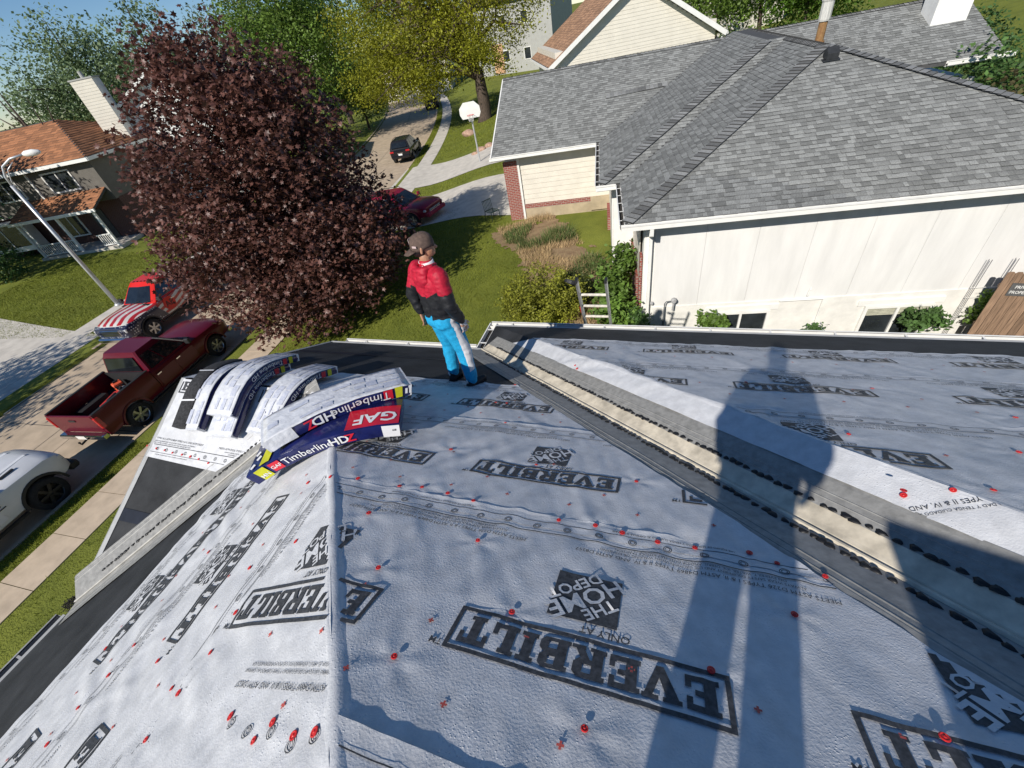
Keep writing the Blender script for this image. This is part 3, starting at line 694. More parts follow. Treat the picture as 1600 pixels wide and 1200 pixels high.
def patch(name, pts, m, lift=.035, n=14, ragged=0.):
    """four corner points (x,y), draped on the ground"""
    P = np.array(pts, float); u = np.linspace(0, 1, n); U, V_ = np.meshgrid(u, u, indexing='ij')
    q = P[0] * ((1 - U) * (1 - V_))[..., None] + P[1] * (U * (1 - V_))[..., None] + P[2] * (U * V_)[..., None] + P[3] * ((1 - U) * V_)[..., None]
    s = soff(q[..., 0], q[..., 1]); z = gz_(q[..., 0], q[..., 1])
    z = np.where((s > W_FAR) & (s < W_CURB), .0, z); z = np.where((s >= W_CURB) & (s < -.6), .02 + .12 * (s - W_CURB) / .9, z); z = np.where((s <= W_FAR) & (s > -10.6), .02 + .10 * (W_FAR - s) / 1.4, z)
    ix = np.arange(n * n).reshape(n, n); F = np.stack([ix[:-1, :-1], ix[1:, :-1], ix[1:, 1:], ix[:-1, 1:]], -1).reshape(-1, 4)
    if ragged:
        cu, cv = U[:-1, :-1].ravel(), V_[:-1, :-1].ravel(); ed = np.minimum(np.minimum(cu, 1 - cu), np.minimum(cv, 1 - cv)); qx, qy = q[:-1, :-1, 0].ravel(), q[:-1, :-1, 1].ravel()
        F = F[ed + ragged * (vnoise(qx * 1.6, qy * 1.6, 31) + .5 * vnoise(qx * 5, qy * 5, 32)) > .10]
    return kind(npmesh(name, np.dstack([q, z + lift]).reshape(-1, 3), F, m, smooth=True), 'structure')
# neighbour's driveway (the red car stands on it), the pale one beyond it, ours across the street
patch('driveway', [(-17.45, 20.4), (-6.2, 18.95), (-7.3, 26.2), (-18.3, 24.6)], M_DRIVE, .03)
patch('driveway', [(-19.3, 27.2), (-8, 29.2), (-9.5, 34.2), (-20.6, 33.2)], M_DRIVE, .034)
patch('driveway', [(-23.0, 4.6), (-23.6, 9.4), (-39, 10.5), (-39, 4.2)], M_DRIVE, .03)
# garden bed of bare soil and straw in front of the neighbour's wall
M_SOIL = mat('soil_straw', (.20, .125, .07), .95, .2, 3, bump=.03, bscale=25, col2=(.33, .235, .13), detail=8)
patch('garden_bed', [(-7.6, 17.2), (-3.4, 10.8), (-.6, 12.4), (-5.0, 19.4)], M_SOIL, .03, 90, .30)
patch('garden_bed', [(-3.0, 11.9), (-2.4, 8.3), (-.4, 8.3), (-.5, 13.4)], M_SOIL, .04, 70, .30)
# real blades on the lawns that show large
def blades(name, n, gen, hmin, hmax, m, parent=None, w=.012):
    q = gen(n); x, y = q[:, 0], q[:, 1]; z = gz_(x, y); a = rng.random(len(x)) * 6.283; h = hmin + (hmax - hmin) * rng.random(len(x)) * (.6 + .8 * (vnoise(x * .9, y * .9, 5) + .5))
    dx, dy = np.cos(a) * w, np.sin(a) * w; lx, ly = rng.normal(0, .4, len(x)) * h, rng.normal(0, .4, len(x)) * h
    V = np.stack([np.stack([x - dx, y - dy, z - .01], 1), np.stack([x + dx, y + dy, z - .01], 1), np.stack([x + lx, y + ly, z + h], 1)], 1).reshape(-1, 3)
    F = np.arange(len(V)).reshape(-1, 3)
    rn = np.clip(.5 + .5 * vnoise(x * .7, y * .7, 11) + rng.normal(0, .18, len(x)), 0, 1)
    return kind(npmesh(name, V, F, m, parent, rnd=rn), 'stuff')
M_BLADE = mat('grass_blade', (.20, .225, .030), .7, .1, 1., attr=True, spec=.25, trans=.3)
def gl(n):
    q = np.stack([rng.uniform(-13.2, -1, n), rng.uniform(8.5, 22.5, n)], 1)
    s = soff(q[:, 0], q[:, 1]); k = (s > .65) & ~((q[:, 1] > 20.2 - (q[:, 0] + 17) * .12) & (q[:, 1] < 26)) & (q[:, 0] + q[:, 1] * .85 < 8.7)
    return q[k]
g1 = blades('grass', 95000, gl, .03, .075, M_BLADE, w=.010)
g1['label'] = 'mown green lawn between the dark red maple and the neighbouring house'; g1['category'] = 'grass'
def gl2(n):
    y_ = rng.uniform(-3, 20, n); o_ = np.where(rng.random(n) < .5, rng.uniform(-1.32, -.64, n), rng.uniform(.64, 5.5, n)); q = along(y_, o_)
    return q[(y_ < 4.5) | (o_ > .6)]
g2 = blades('grass', 42000, gl2, .03, .08, M_BLADE, w=.010)
g2['label'] = 'grass verge along the pavement beside the parked pickups'; g2['category'] = 'grass'
def gl3(n):
    y_ = rng.uniform(10.7, 22, n); o_ = np.where(rng.random(n) < .15, rng.uniform(-10.95, -9.4, n), rng.uniform(-24, -12.4, n)); return along(y_, o_)
g3 = blades('grass', 40000, gl3, .04, .09, M_BLADE, w=.018)
g3['label'] = 'lawn across the street in front of the orange roofed house'; g3['category'] = 'grass'
def gl4(n):
    y_ = rng.uniform(25, 60, n); o_ = np.where(rng.random(n) < .3, rng.uniform(-1.3, -.64, n), rng.uniform(.64, 9, n)); q = along(y_, o_); k = ((q[:, 1] > 34.5 + (q[:, 0] + 20) * .1) | (q[:, 1] < 27 + (q[:, 0] + 19) * .18)) & (q[:, 1] > 25)
    return q[k]
g4 = blades('grass', 26000, gl4, .05, .1, M_BLADE, w=.03)
g4['label'] = 'grass around the pale driveway with the basketball hoop'; g4['category'] = 'grass'
# dry stalks and weeds on the bed
def gl5(n):
    t = rng.random(n)[:, None]; u = rng.random(n)[:, None]
    a = np.array([-7.2, 17.4]) * (1 - t) + np.array([-3.0, 11.2]) * t; c = np.array([-5.2, 19.0]) * (1 - t) + np.array([-.9, 12.4]) * t
    q = a * (1 - u) + c * u; k2 = rng.random(n) < .2; q[k2] = np.stack([rng.uniform(-2.3, -.9, n), rng.uniform(8.8, 12.4, n)], 1)[k2]
    return q[vnoise(q[:, 0] * .8, q[:, 1] * .8, 3) > -.12]
M_STRAW = mat('straw', (.42, .30, .16), .8, .15, 2., attr=True, spec=.2)
g5 = blades('dry_stalks', 15000, gl5, .05, .28, M_STRAW, w=.010)
g5['label'] = 'dry straw and dead stalks on the bed by the neighbouring wall'; g5['category'] = 'dead plants'
def gl6(n):
    q = gl5(n); return q[vnoise(q[:, 0] * .55 + 7, q[:, 1] * .55, 8) > .0]
g6 = blades('weeds', 17000, gl6, .08, .42, mat('weed_leaf', (.12, .17, .05), .7, .1, 1., attr=True, trans=.3), w=.018)
g6['label'] = 'green weeds sprouting through the straw of the bed'; g6['category'] = 'weeds'
# ------------------------------------------------------------------ neighbour's house with grey shingle roof
def brickmat(name, c1, c2, mortar, sc=1.):
    if name in MATS: return MATS[name]
    m = bpy.data.materials.new(name); m.use_nodes = True; nt = m.node_tree; N = nt.nodes; Lk = nt.links; b = N['Principled BSDF']
    tcn = N.new('ShaderNodeTexCoord'); sp = N.new('ShaderNodeSeparateXYZ'); Lk.new(tcn.outputs['Object'], sp.inputs[0])
    ad = N.new('ShaderNodeMath'); Lk.new(sp.outputs[0], ad.inputs[0]); Lk.new(sp.outputs[1], ad.inputs[1]); cb = N.new('ShaderNodeCombineXYZ'); Lk.new(ad.outputs[0], cb.inputs[0]); Lk.new(sp.outputs[2], cb.inputs[1])
    t = N.new('ShaderNodeTexBrick'); t.inputs['Scale'].default_value = 1 / sc; t.inputs['Brick Width'].default_value = .2; t.inputs['Row Height'].default_value = .072; t.inputs['Mortar Size'].default_value = .008
    t.inputs['Color1'].default_value = (*c1, 1); t.inputs['Color2'].default_value = (*c2, 1); t.inputs['Mortar'].default_value = (*mortar, 1); t.inputs['Bias'].default_value = -.2
    Lk.new(cb.outputs[0], t.inputs['Vector']); Lk.new(t.outputs['Color'], b.inputs['Base Color']); b.inputs['Roughness'].default_value = .85
    bn = N.new('ShaderNodeBump'); bn.inputs['Distance'].default_value = -.006; Lk.new(t.outputs['Fac'], bn.inputs['Height']); Lk.new(bn.outputs[0], b.inputs['Normal'])
    MATS[name] = m; return m
M_BRICK = brickmat('red_brick', (.30, .075, .055), (.22, .05, .04), (.42, .36, .31))
M_CREAM = mat('siding_cream', (.68, .635, .55), .5, .04, 2.5)
M_PANEL = mat('siding_panel', (.75, .74, .715), .65, .045, 1.6, bump=.0025, bscale=90, stretch=(1.6, 1.6, .3), detail=9)
M_TRIM = mat('trim_white', (.80, .79, .75), .5, .03, 3)
M_FOUND = mat('foundation_tan', (.42, .34, .23), .9, .1, 2, bump=.003, bscale=40)
M_SH = mat('shingle_grey', (.20, .205, .20), .9, .14, 45, bump=.0015, bscale=160, attr=True, detail=3, spec=.25)
M_SHO = mat('shingle_grey_single', (.20, .205, .20), .9, .14, 45, bump=.0015, bscale=160, objvar=.32, detail=3, spec=.25)
M_ROOFU = mat('roof_under', (.07, .07, .07), .9, .1, 5)
M_GLASS = glassmat('window_glass', (.025, .03, .035), .05)

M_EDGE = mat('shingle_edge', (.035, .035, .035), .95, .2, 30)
def shingled(parent, T, z0, origin, ex, ey, p, poly, name='shingle_field', expo=.143, near=None, mats=(M_SH, M_SHO), tabw=(.08, .25), thick=.015):
    """courses of laminated tabs on a slope. origin (x,y) on the eave, ex along it, ey horizontal up-slope; poly in local (x,y) of the house. near: list collecting single tabs"""
    ex = np.array(ex, float); ey = np.array(ey, float); c = 1 / math.sqrt(1 + p * p)
    Q = np.array([[(np.array(q) - origin) @ ex, (np.array(q) - origin) @ ey] for q in poly])
    dy = expo * c; V = []; F = []; rn = []
    y = Q[:, 1].min()
    def span(yv):
        xsn = []
        for i in range(len(Q)):
            a, b_ = Q[i], Q[(i + 1) % len(Q)]
            if (a[1] - yv) * (b_[1] - yv) < 0: xsn.append(a[0] + (b_[0] - a[0]) * (yv - a[1]) / (b_[1] - a[1]))
        return (min(xsn), max(xsn)) if len(xsn) > 1 else None
    while y < Q[:, 1].max() - .02:
        sp = span(y + dy * .5)
        if sp:
            x = sp[0] - random.random() * .0
            while x < sp[1] - .01:
                w = random.uniform(*tabw); w = min(w, sp[1] - x)
                if w < .03: break
                hi = random.random() < .5; th = thick * (1.0 if hi else .45)
                y0 = y - (.016 if hi else 0); r = random.random()
                P3 = []
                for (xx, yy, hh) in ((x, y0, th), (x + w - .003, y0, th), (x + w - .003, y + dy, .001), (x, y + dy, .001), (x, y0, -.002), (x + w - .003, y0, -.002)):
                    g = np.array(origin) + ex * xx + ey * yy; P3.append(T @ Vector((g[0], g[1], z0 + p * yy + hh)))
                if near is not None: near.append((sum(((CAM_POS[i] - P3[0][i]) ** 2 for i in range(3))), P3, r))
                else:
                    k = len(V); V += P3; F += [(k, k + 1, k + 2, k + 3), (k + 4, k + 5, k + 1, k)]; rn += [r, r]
                x += w
        y += dy
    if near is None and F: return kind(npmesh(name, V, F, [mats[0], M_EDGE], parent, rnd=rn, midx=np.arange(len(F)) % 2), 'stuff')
def put_tabs(lst, parent, nmax, mats, cond=None):
    """largest tabs as single shingles, the rest as one part"""
    lst.sort(key=lambda t: t[0]); V = []; F = []; rn = []; k1 = 0
    for d, P3, r in lst:
        vis = k1 < nmax
        if vis and cond is not None: vis = cond(P3[0])
        if vis:
            k1 += 1; c0 = P3[0]
            me = bpy.data.meshes.new('shingle'); me.from_pydata([tuple(q - c0) for q in P3], [], [(0, 1, 2, 3), (4, 5, 1, 0)]); me.materials.append(mats[1]); me.materials.append(M_EDGE); me.polygons[1].material_index = 1
            o = bpy.data.objects.new('shingle', me); COL.objects.link(o); o.parent = parent; o.location = c0
        else:
            k = len(V); V += P3; F += [(k, k + 1, k + 2, k + 3), (k + 4, k + 5, k + 1, k)]; rn += [r, r]
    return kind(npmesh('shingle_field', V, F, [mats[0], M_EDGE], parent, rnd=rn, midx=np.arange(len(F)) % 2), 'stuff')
def inframe(P3):
    d = np.array(P3) - CAM_POS; z = d @ CAM_FWD
    return z > 0 and 0 < 800 + FPX * (d @ CAM_RIGHT) / z < 1600 and 0 < 600 + FPX * (d @ CAM_DOWN) / z < 1200
def caps(parent, P, Q, nA, nB, m, w=.17, expo=.16, name='ridge_cap'):
    """folded cap shingles from P (low) to Q; nA,nB horizontal-ish directions down either side"""
    P = np.array(P, float); Q = np.array(Q, float); d = Q - P; L = np.linalg.norm(d); d /= L; nA = np.array(nA, float); nB = np.array(nB, float)
    me = bpy.data.meshes.new(name); l = expo * 1.35
    v = []
    for t, h in ((0, .034), (l, .006)):
        for q in (nA * w, nA * w * .3 + np.array([0, 0, .004]), nB * w * .3 + np.array([0, 0, .004]), nB * w): v.append(d * t + q + np.array([0, 0, h]))
    v += [v[i] + np.array([0, 0, -.034]) for i in range(4)]
    f = [(0, 1, 5, 4), (1, 2, 6, 5), (2, 3, 7, 6), (8, 9, 1, 0), (9, 10, 2, 1), (10, 11, 3, 2)]
    me.from_pydata([tuple(q) for q in v], [], f); me.materials.append(m); me.materials.append(M_EDGE)
    for i in (3, 4, 5): me.polygons[i].material_index = 1
    n = int(L / expo)
    for k in range(n):
        o = inst(me, name, parent, P + d * (k * expo))
NC = at((977, 351), 3.8); NTH = R_(8.0)
NT = Matrix.Identity(4)
nb = thing('house', 'white walled house with long grey shingle roof next door', 'house', (NC[0], NC[1], 0), NTH)
NZ, NP = 3.8, .4
near_tabs = []; A_ = np.array
ID = Matrix.Identity(4)
slopes = {'S1': ((0, 0), (1, 0), (0, 1), [(0, 0), (11.1, 0), (5.55, 5.55)]),
          'W1': ((0, 0), (0, 1), (1, 0), [(0, 0), (5.55, 5.55), (5.55, 8.7), (0, 3.15)]),
          'S2': ((0, 3.15), (1, 0), (0, 1), [(-.61, 3.15), (0, 3.15), (5.55, 8.7), (4.94, 8.7)]),
          'W2': ((-.61, 0), (0, 1), (1, 0), [(-.61, 3.15), (4.94, 8.7), (4.94, 13.6), (4.59, 13.6), (-.61, 8.4)]),
          'SG': ((0, 8.4), (1, 0), (0, 1), [(-5, 8.4), (-.61, 8.4), (4.59, 13.6), (-5, 13.6)]),
          'SE': ((0, 8.4), (1, 0), (0, 1), [(12.9, 9.9), (13.0, 13.6), (5.7, 13.6), (9.5, 9.9)]),
          'E1': ((11.1, 0), (0, 1), (-1, 0), [(11.1, 0), (11.1, 8.4), (5.9, 13.6), (5.55, 13.6), (5.55, 5.55)]),
          'NG': ((0, 18.8), (1, 0), (0, -1), [(-5, 18.8), (13, 18.8), (13, 13.6), (-5, 13.6)])}
def nz_(sl, x, y):
    o, ex, ey, _ = slopes[sl]
    if sl == 'TOP': return NZ + NP * 5.55
    return NZ + NP * ((x - o[0]) * ey[0] + (y - o[1]) * ey[1])
Mw = Matrix.Translation((NC[0], NC[1], 0)) @ Matrix.Rotation(NTH, 4, 'Z')
slopes['TOP'] = ((4.94, 0), (0, 1), (1, 0), [(4.94, 8.7), (5.56, 8.7), (5.56, 13.6), (4.94, 13.6)])
for sl, (o, ex, ey, poly) in slopes.items():
    b = MB(); b.prism([(x, y, nz_(sl, x, y) - .002) for x, y in poly], (0, 0, -.12)); rf = b.build('roof_slope', M_ROOFU, nb)
    if sl == 'TOP': continue
    if sl in ('NG',): shingled(rf, ID, NZ, A_(o), ex, ey, NP, poly, expo=.3, tabw=(.4, .8)); continue
    lst = []; shingled(rf, ID, NZ, A_(o), ex, ey, NP, poly, near=lst)
    for i, (d, P3, r) in enumerate(lst):
        w_ = Mw @ P3[0]; lst[i] = (float(((A_(w_) - CAM_POS) ** 2).sum()), P3, r)
    put_tabs(lst, rf, 190 if sl == 'S1' else 55 if sl == 'W1' else 0, (M_SH, M_SHO), lambda q: inframe(Mw @ q))
def z_(x, y, sl): return (x, y, nz_(sl, x, y))
s2 = .7071
M_CAP = mat('cap_shingle', (.20, .203, .20), .9, .16, 40, objvar=.42, bump=.0015, bscale=160)
caps(nb, (.05, .05, NZ + .02), (5.55, 5.55, NZ + 2.22), (s2, -s2, -.0), (-s2, s2, -.0), M_CAP)
caps(nb, (11.05, .05, NZ + .02), (5.55, 5.55, NZ + 2.22), (-s2, -s2, 0), (s2, s2, 0), M_CAP)
caps(nb, (-.56, 3.2, NZ + .02), (4.94, 8.7, NZ + 2.22), (s2, -s2, 0), (-s2, s2, 0), M_CAP)
caps(nb, (-5, 13.6, NZ + 2.10), (12.9, 13.6, NZ + 2.10), (0, -1, -.4), (0, 1, -.4), M_CAP)
caps(nb, (5.55, 5.55, NZ + 2.23), (5.55, 13.5, NZ + 2.23), (-1, 0, -.4), (1, 0, -.4), M_CAP)
caps(nb, (-.3, 11.0, nz_('SG', 0, 11.0) + .02), (2.1, 11.15, nz_('SG', 0, 11.15) + .03), (0, -1, -.4), (0, 1, .4), M_CAP, w=.12)
# walls
def boards(parent, x0, x1, zb, zt, y, pitch, m, nrm=-1, axis='x', thick=.02, name='siding_board', slope=None):
    z = zb
    while z < zt - .02:
        h = min(pitch, zt - z); b = MB(); xa, xb = x0, x1
        if slope: xa, xb = slope(z + h * .5)
        if xb - xa > .1:
            if axis == 'x':
                b.add([(xa, y, z), (xb, y, z), (xb, y, z + h), (xa, y, z + h), (xa, y + nrm * thick, z), (xb, y + nrm * thick, z), (xb, y + nrm * .004, z + h), (xa, y + nrm * .004, z + h)],
                      [(4, 5, 6, 7), (0, 1, 5, 4), (0, 4, 7, 3), (1, 2, 6, 5), (3, 7, 6, 2)])
            else:
                b.add([(y, xa, z), (y, xb, z), (y, xb, z + h), (y, xa, z + h), (y + nrm * thick, xa, z), (y + nrm * thick, xb, z), (y + nrm * .004, xb, z + h), (y + nrm * .004, xa, z + h)],
                      [(4, 5, 6, 7), (0, 1, 5, 4), (0, 4, 7, 3), (1, 2, 6, 5), (3, 7, 6, 2)])
            b.build(name, m, parent)
        z += pitch
b = MB()
b.prism([(x, y, -1.2) for x, y in ((.5, .5), (10.7, .5), (10.7, 8.9), (12.6, 10.4), (12.6, 18.4), (-4.6, 18.4), (-4.6, 8.9), (-.2, 8.9), (-.2, 3.6), (.5, 3.6))], (0, 0, NZ + 1.08)); wl = b.build('wall', M_TRIM, nb)
# south wall: tall panels with grooves, foundation band below, brick return at the corner
x = .78; ZB = 1.12
while x < 10.6:
    w = min(1.22, 10.68 - x); b = MB(); b.box((x + w / 2, .485, (ZB + NZ - .12) / 2), (w - .006, .03, NZ - .12 - ZB)); b.build('wall_panel', M_PANEL, wl); x += w
b = MB(); b.box((5.75, .47, ZB / 2 - .6), (9.9, .05, ZB + 1.2)); b.build('foundation', mat('painted_block', (.76, .74, .69), .8, .05, 3, bump=.006, bscale=14), wl)
b = MB(); b.box((.62, .47, 1.4), (.22, .07, 4.5)); b.build('corner_board', M_TRIM, wl)
b = MB(); b.box((.45, .62, .9), (.06, .30, 3.6)); b.build('brick_return', M_BRICK, wl)
boards(wl, .8, 3.5, 1.9, NZ - .15, .44, .2, M_CREAM, -1, 'y')
b = MB(); b.box((.42, 2.3, 1.0), (.1, 2.6, 1.7)); b.build('brick_base', M_BRICK, wl)
# garage: cream boards above a brick course, brick pier at the corner
boards(wl, -4.05, -.25, 1.62, NZ - .12, 8.88, .205, M_CREAM)
b = MB(); b.box((-2.15, 8.86, 1.52), (3.8, .06, .18)); b.build('brick_course', M_BRICK, wl)
b = MB(); b.box((-2.1, 8.87, 1.1), (4.0, .05, .66)); b.build('foundation', M_FOUND, wl)
b = MB(); b.box((-.6, 8.80, 1.35), (.9, .10, .55)); b.build('foundation_step', M_FOUND, wl)
b = MB(); b.box((-4.36, 8.85, 2.0), (.62, .12, 2.9)); b.build('brick_pier', M_BRICK, wl)
b = MB(); b.box((-4.02, 8.83, 2.1), (.09, .08, 2.9)); b.build('corner_board', M_TRIM, wl)
b = MB(); b.box((-4.64, 12.8, 2.0), (.06, 5.2, 2.3)); b.build('garage_door', M_TRIM, wl)
b = MB(); b.box((-.22, 6.2, 2.3), (.05, 5.2, 2.6)); b.build('wall_face', M_TRIM, wl)
b = MB(); b.box((-.3, 7.4, 1.2), (.12, 1.6, .6)); b.build('brick_base', M_BRICK, wl)
# soffits, fascia, gutters
def ngut(p, q, out, straps=0):
    p = A_(p); q = A_(q); out = A_(out); z = A_((0, 0, 1.)); b = MB()
    b.beam(p + out * .005 - z * .08, q + out * .005 - z * .08, .02, .17)
    b.beam(p + out * .06 - z * .115, q + out * .06 - z * .115, .10, .006); b.beam(p + out * .118 - z * .06, q + out * .118 - z * .06, .008, .12); b.beam(p + out * .128 + z * .002, q + out * .128 + z * .002, .026, .018)
    g = b.build('gutter', M_TRIM, nb)
    b = MB(); b.beam(p + out * .06 - z * .09, q + out * .06 - z * .09, .1, .03); b.build('gutter_bed', M_DARK, g)
    L = np.linalg.norm(q - p)
    for k in range(straps):
        c = p + (q - p) * (k + .5) / straps; b = MB(); b.beam(c - z * .0, c + out * .13, .025, .008); b.build('strap', M_TRIM, g)
    b = MB(); b.beam(p - out * .22 - z * .15, q - out * .22 - z * .15, .46, .02); b.build('soffit', M_TRIM, g)
ze = NZ - .01
ngut((-.1, -.005, ze), (11.2, -.005, ze), (0, -1, 0)); ngut((-.005, .0, ze), (-.005, 3.02, ze), (-1, 0, 0), 5); ngut((-.72, 3.145, ze), (-.13, 3.145, ze), (0, -1, 0))
ngut((-.615, 3.2, ze), (-.615, 8.27, ze), (-1, 0, 0), 7); ngut((-5.1, 8.395, ze), (-.74, 8.395, ze), (0, -1, 0)); ngut((11.2, 9.895, nz_('SE', 0, 9.9)), (13.1, 9.895, nz_('SE', 0, 9.9)), (0, -1, 0))
b = MB(); b.beam((-5.03, 8.35, NZ - .07), (-5.03, 13.6, NZ + 2.0), .05, .16); b.beam((-5.03, 18.8, NZ - .07), (-5.03, 13.6, NZ + 2.0), .05, .16); b.build('rake_board', M_TRIM, nb)
b = MB(); b.prism([(-4.6, 8.9, NZ - .15), (-4.6, 18.3, NZ - .15), (-4.6, 13.6, NZ + 1.9)], (.1, 0, 0)); b.build('gable', M_CREAM, nb)
# downspout with elbow at the corner
b = MB(); b.beam((.62, -.07, NZ - .13), (.62, -.06, NZ - .3), .10, .09, up=(1, 0, 0)); b.beam((.62, -.08, NZ - .28), (.66, .36, NZ - .5), .10, .085); b.beam((.66, .385, NZ - .45), (.66, .385, -.6), .10, .075, up=(1, 0, 0)); b.build('downspout', M_TRIM, nb)
def nwindow(parent, x0, x1, z0, z1, y=.44, slats=True):
    f = MB(); cx, cz = (x0 + x1) / 2, (z0 + z1) / 2; t = .07
    for c, d in (((cx, y, z1 + t / 2), (x1 - x0 + 2 * t, .06, t)), ((cx, y, z0 - t / 2), (x1 - x0 + 2 * t, .06, t)), ((x0 - t / 2, y, cz), (t, .06, z1 - z0)), ((x1 + t / 2, y, cz), (t, .06, z1 - z0)), ((cx, y - .003, cz), (.06, .05, z1 - z0))): f.box(c, d)
    w = f.build('window', M_TRIM, parent)
    for a, c_ in ((x0, cx - .03), (cx + .03, x1)):
        b = MB(); b.box(((a + c_) / 2, y + .022, cz), (c_ - a, .01, z1 - z0)); b.build('pane', M_GLASS, w)
        if slats:
            for k in range(5):
                b = MB(); b.box(((a + c_) / 2, y + .012, z1 - .03 - k * .045), (c_ - a - .02, .006, .034)); b.build('blind_slat', mat('blind', (.50, .49, .38), .6), w)
    return w
def nloc(p, z):
    q = at(p, z) - A_([NC[0], NC[1], 0]); c_, s_ = math.cos(NTH), math.sin(NTH); return (q[0] * c_ + q[1] * s_, -q[0] * s_ + q[1] * c_)
def nwall(p, y=.44):
    """neighbour's south wall: place of photograph -> local x, z"""
    r = ray(p); c_, s_ = math.cos(NTH), math.sin(NTH); n = A_([-s_, c_, 0]); o = A_([NC[0], NC[1], 0]) + n * y
    t = (n @ (o - CAM_POS)) / (n @ r); q = CAM_POS + r * t - A_([NC[0], NC[1], 0]); return q[0] * c_ + q[1] * s_, q[2]
for (pa, pb, sl) in (((1117, 490), (1197, 489), False), ((1355, 480), (1452, 477), True)):
    x0, zt = nwall(pa); x1, _ = nwall(pb); nwindow(wl, x0, x1, zt - 1.0, zt - .02, .405, sl)
    b = MB(); b.box(((x0 + x1) / 2, .425, zt + .14), (x1 - x0 + .5, .04, .16)); b.build('head_board', M_TRIM, wl)
# vents, conduit and meter on the wall
xa, za = nwall((1218, 470), .4); xb, zb_ = nwall((1285, 469), .4); xc_, zc_ = nwall((1270, 520), .4)
b = MB(); b.tube([(xa, .40, za + .03), (xa, .38, za), (xb, .38, za), (xb, .38, za - 1.0)], .016, 8); b.build('conduit', M_TRIM, wl)
xa, za = nwall((1263, 458), .4); b = MB(); b.tube([(xa + .04, .42, za + .14), (xa, .36, za + .12), (xa - .02, .36, za - .05), (xa + .02, .42, za - .08)], .018, 7); b.build('pipe_hook', M_TRIM, wl)
xa, za = nwall((1017, 474), .4); b = MB(); b.lathe((xa + .02, .42, za), (0, -1, 0), [(0, .05), (.05, .05), (.07, .03)], 14); b.build('dryer_vent', mat('vent_grey', (.35, .35, .35), .6), wl)
xa, za = nwall((1053, 470), .3); b = MB(); b.lathe((xa, .40, za), (0, -1, 0), [(0, .04), (.04, .07), (.13, .075), (.16, .05)], 14); b.tube([(xa, .3, za - .06), (xa - .01, .3, za - .3)], .028, 8); mt = b.build('electric_meter', mat('vent_grey', (.35, .35, .35), .6), wl)
b = MB(); b.tube([(xa - .03, .3, za + .0), (xa - .2, .3, za - .02), (xa - .24, .3, za - .08), (xa - .26, .3, za - 1.1)], .016, 7); b.tube([(xa - .24, .3, za - .06), (xa - .21, .32, za - 1.1)], .012, 7); b.build('meter_pipe', mat('pipe_grey', (.12, .13, .14), .5), wl)
# roof vent, flue pipe, chimney chase at the back
b = MB(); b.prism([(-.20, -.16, 0), (.20, -.16, 0), (.20, .2, .04), (-.20, .2, .04)], (0, 0, .02)); b.prism([(-.14, -.14, .02), (-.14, -.17, .16), (-.14, -.02, .30), (-.14, .14, .16), (-.14, .14, .06)], (.28, 0, 0))
v = b.build('roof_vent', mat('vent_black', (.03, .032, .035), .5), nb); v.location = (5.5, 4.9, nz_('S1', 0, 4.85))
b = MB(); b.lathe((0, 0, -.3), (0, 0, 1), [(0, .11), (.75, .11)], 12); b.lathe((0, 0, -.12), (0, 0, 1), [(0, .2), (.05, .15), (.12, .14)], 12); fl = b.build('flue_pipe', mat('rust', (.20, .09, .035), .8, .3, 14, col2=(.33, .20, .08)), nb); fl.location = (5.75, 6.6, NZ + 2.2)
b = MB(); b.lathe((0, 0, .45), (0, 0, 1), [(0, .14), (.04, .15), (.42, .15), (.46, .17), (.5, .17)], 12); b.build('flue_cap', mat('galvanised', (.55, .54, .5), .4, .15, 12, stretch=(6, 6, .5)), fl)
b = MB(); b.box((11.9, 12.4, NZ + 2.0), (1.1, .9, 2.6)); ch = b.build('chimney', M_TRIM, nb)
b = MB(); b.box((11.9, 12.4, NZ + 3.34), (1.22, 1.02, .08)); b.build('chimney_cap', M_TRIM, ch)
# ------------------------------------------------------------------ vehicles
M_TYRE = mat('tyre', (.018, .018, .019), .85, .2, 20)
M_RIM = mat('rim_alloy', (.42, .42, .43), .3, .1, 8, metal=.8)
M_RIMB = mat('rim_black', (.02, .02, .021), .35, .1, 8)
M_CHROME = mat('chrome', (.62, .62, .63), .15, .05, 3, metal=1.)
M_BLK = mat('black_plastic', (.022, .022, .023), .55, .1, 10)
M_CGL = glassmat('car_glass', (.012, .015, .018), .04)
M_LAMP = mat('lamp_clear', (.55, .55, .56), .15, .1, 20, spec=.8)
M_TAIL = mat('lamp_red', (.42, .01, .012), .2, .15, 20, spec=.7)
def paint(name, col, rough=.3): return mat(name, col, rough, .04, 2, coat=.18, spec=.3)
def boolcut(o, cutters):
    for c in cutters:
        md = o.modifiers.new('b', 'BOOLEAN'); md.operation = 'DIFFERENCE'; md.object = c; md.solver = 'EXACT'
    dg = bpy.context.evaluated_depsgraph_get(); me = bpy.data.meshes.new_from_object(o.evaluated_get(dg))
    o.modifiers.clear(); o.data = me
    for c in cutters: bpy.data.objects.remove(c)
def autosmooth(o, ang=32):
    me = o.data; bm = bmesh.new(); bm.from_mesh(me)
    for f in bm.faces: f.smooth = True
    for e in bm.edges:
        if len(e.link_faces) == 2 and e.calc_face_angle(3.) > R_(ang): e.smooth = False
    bm.to_mesh(me); bm.free()
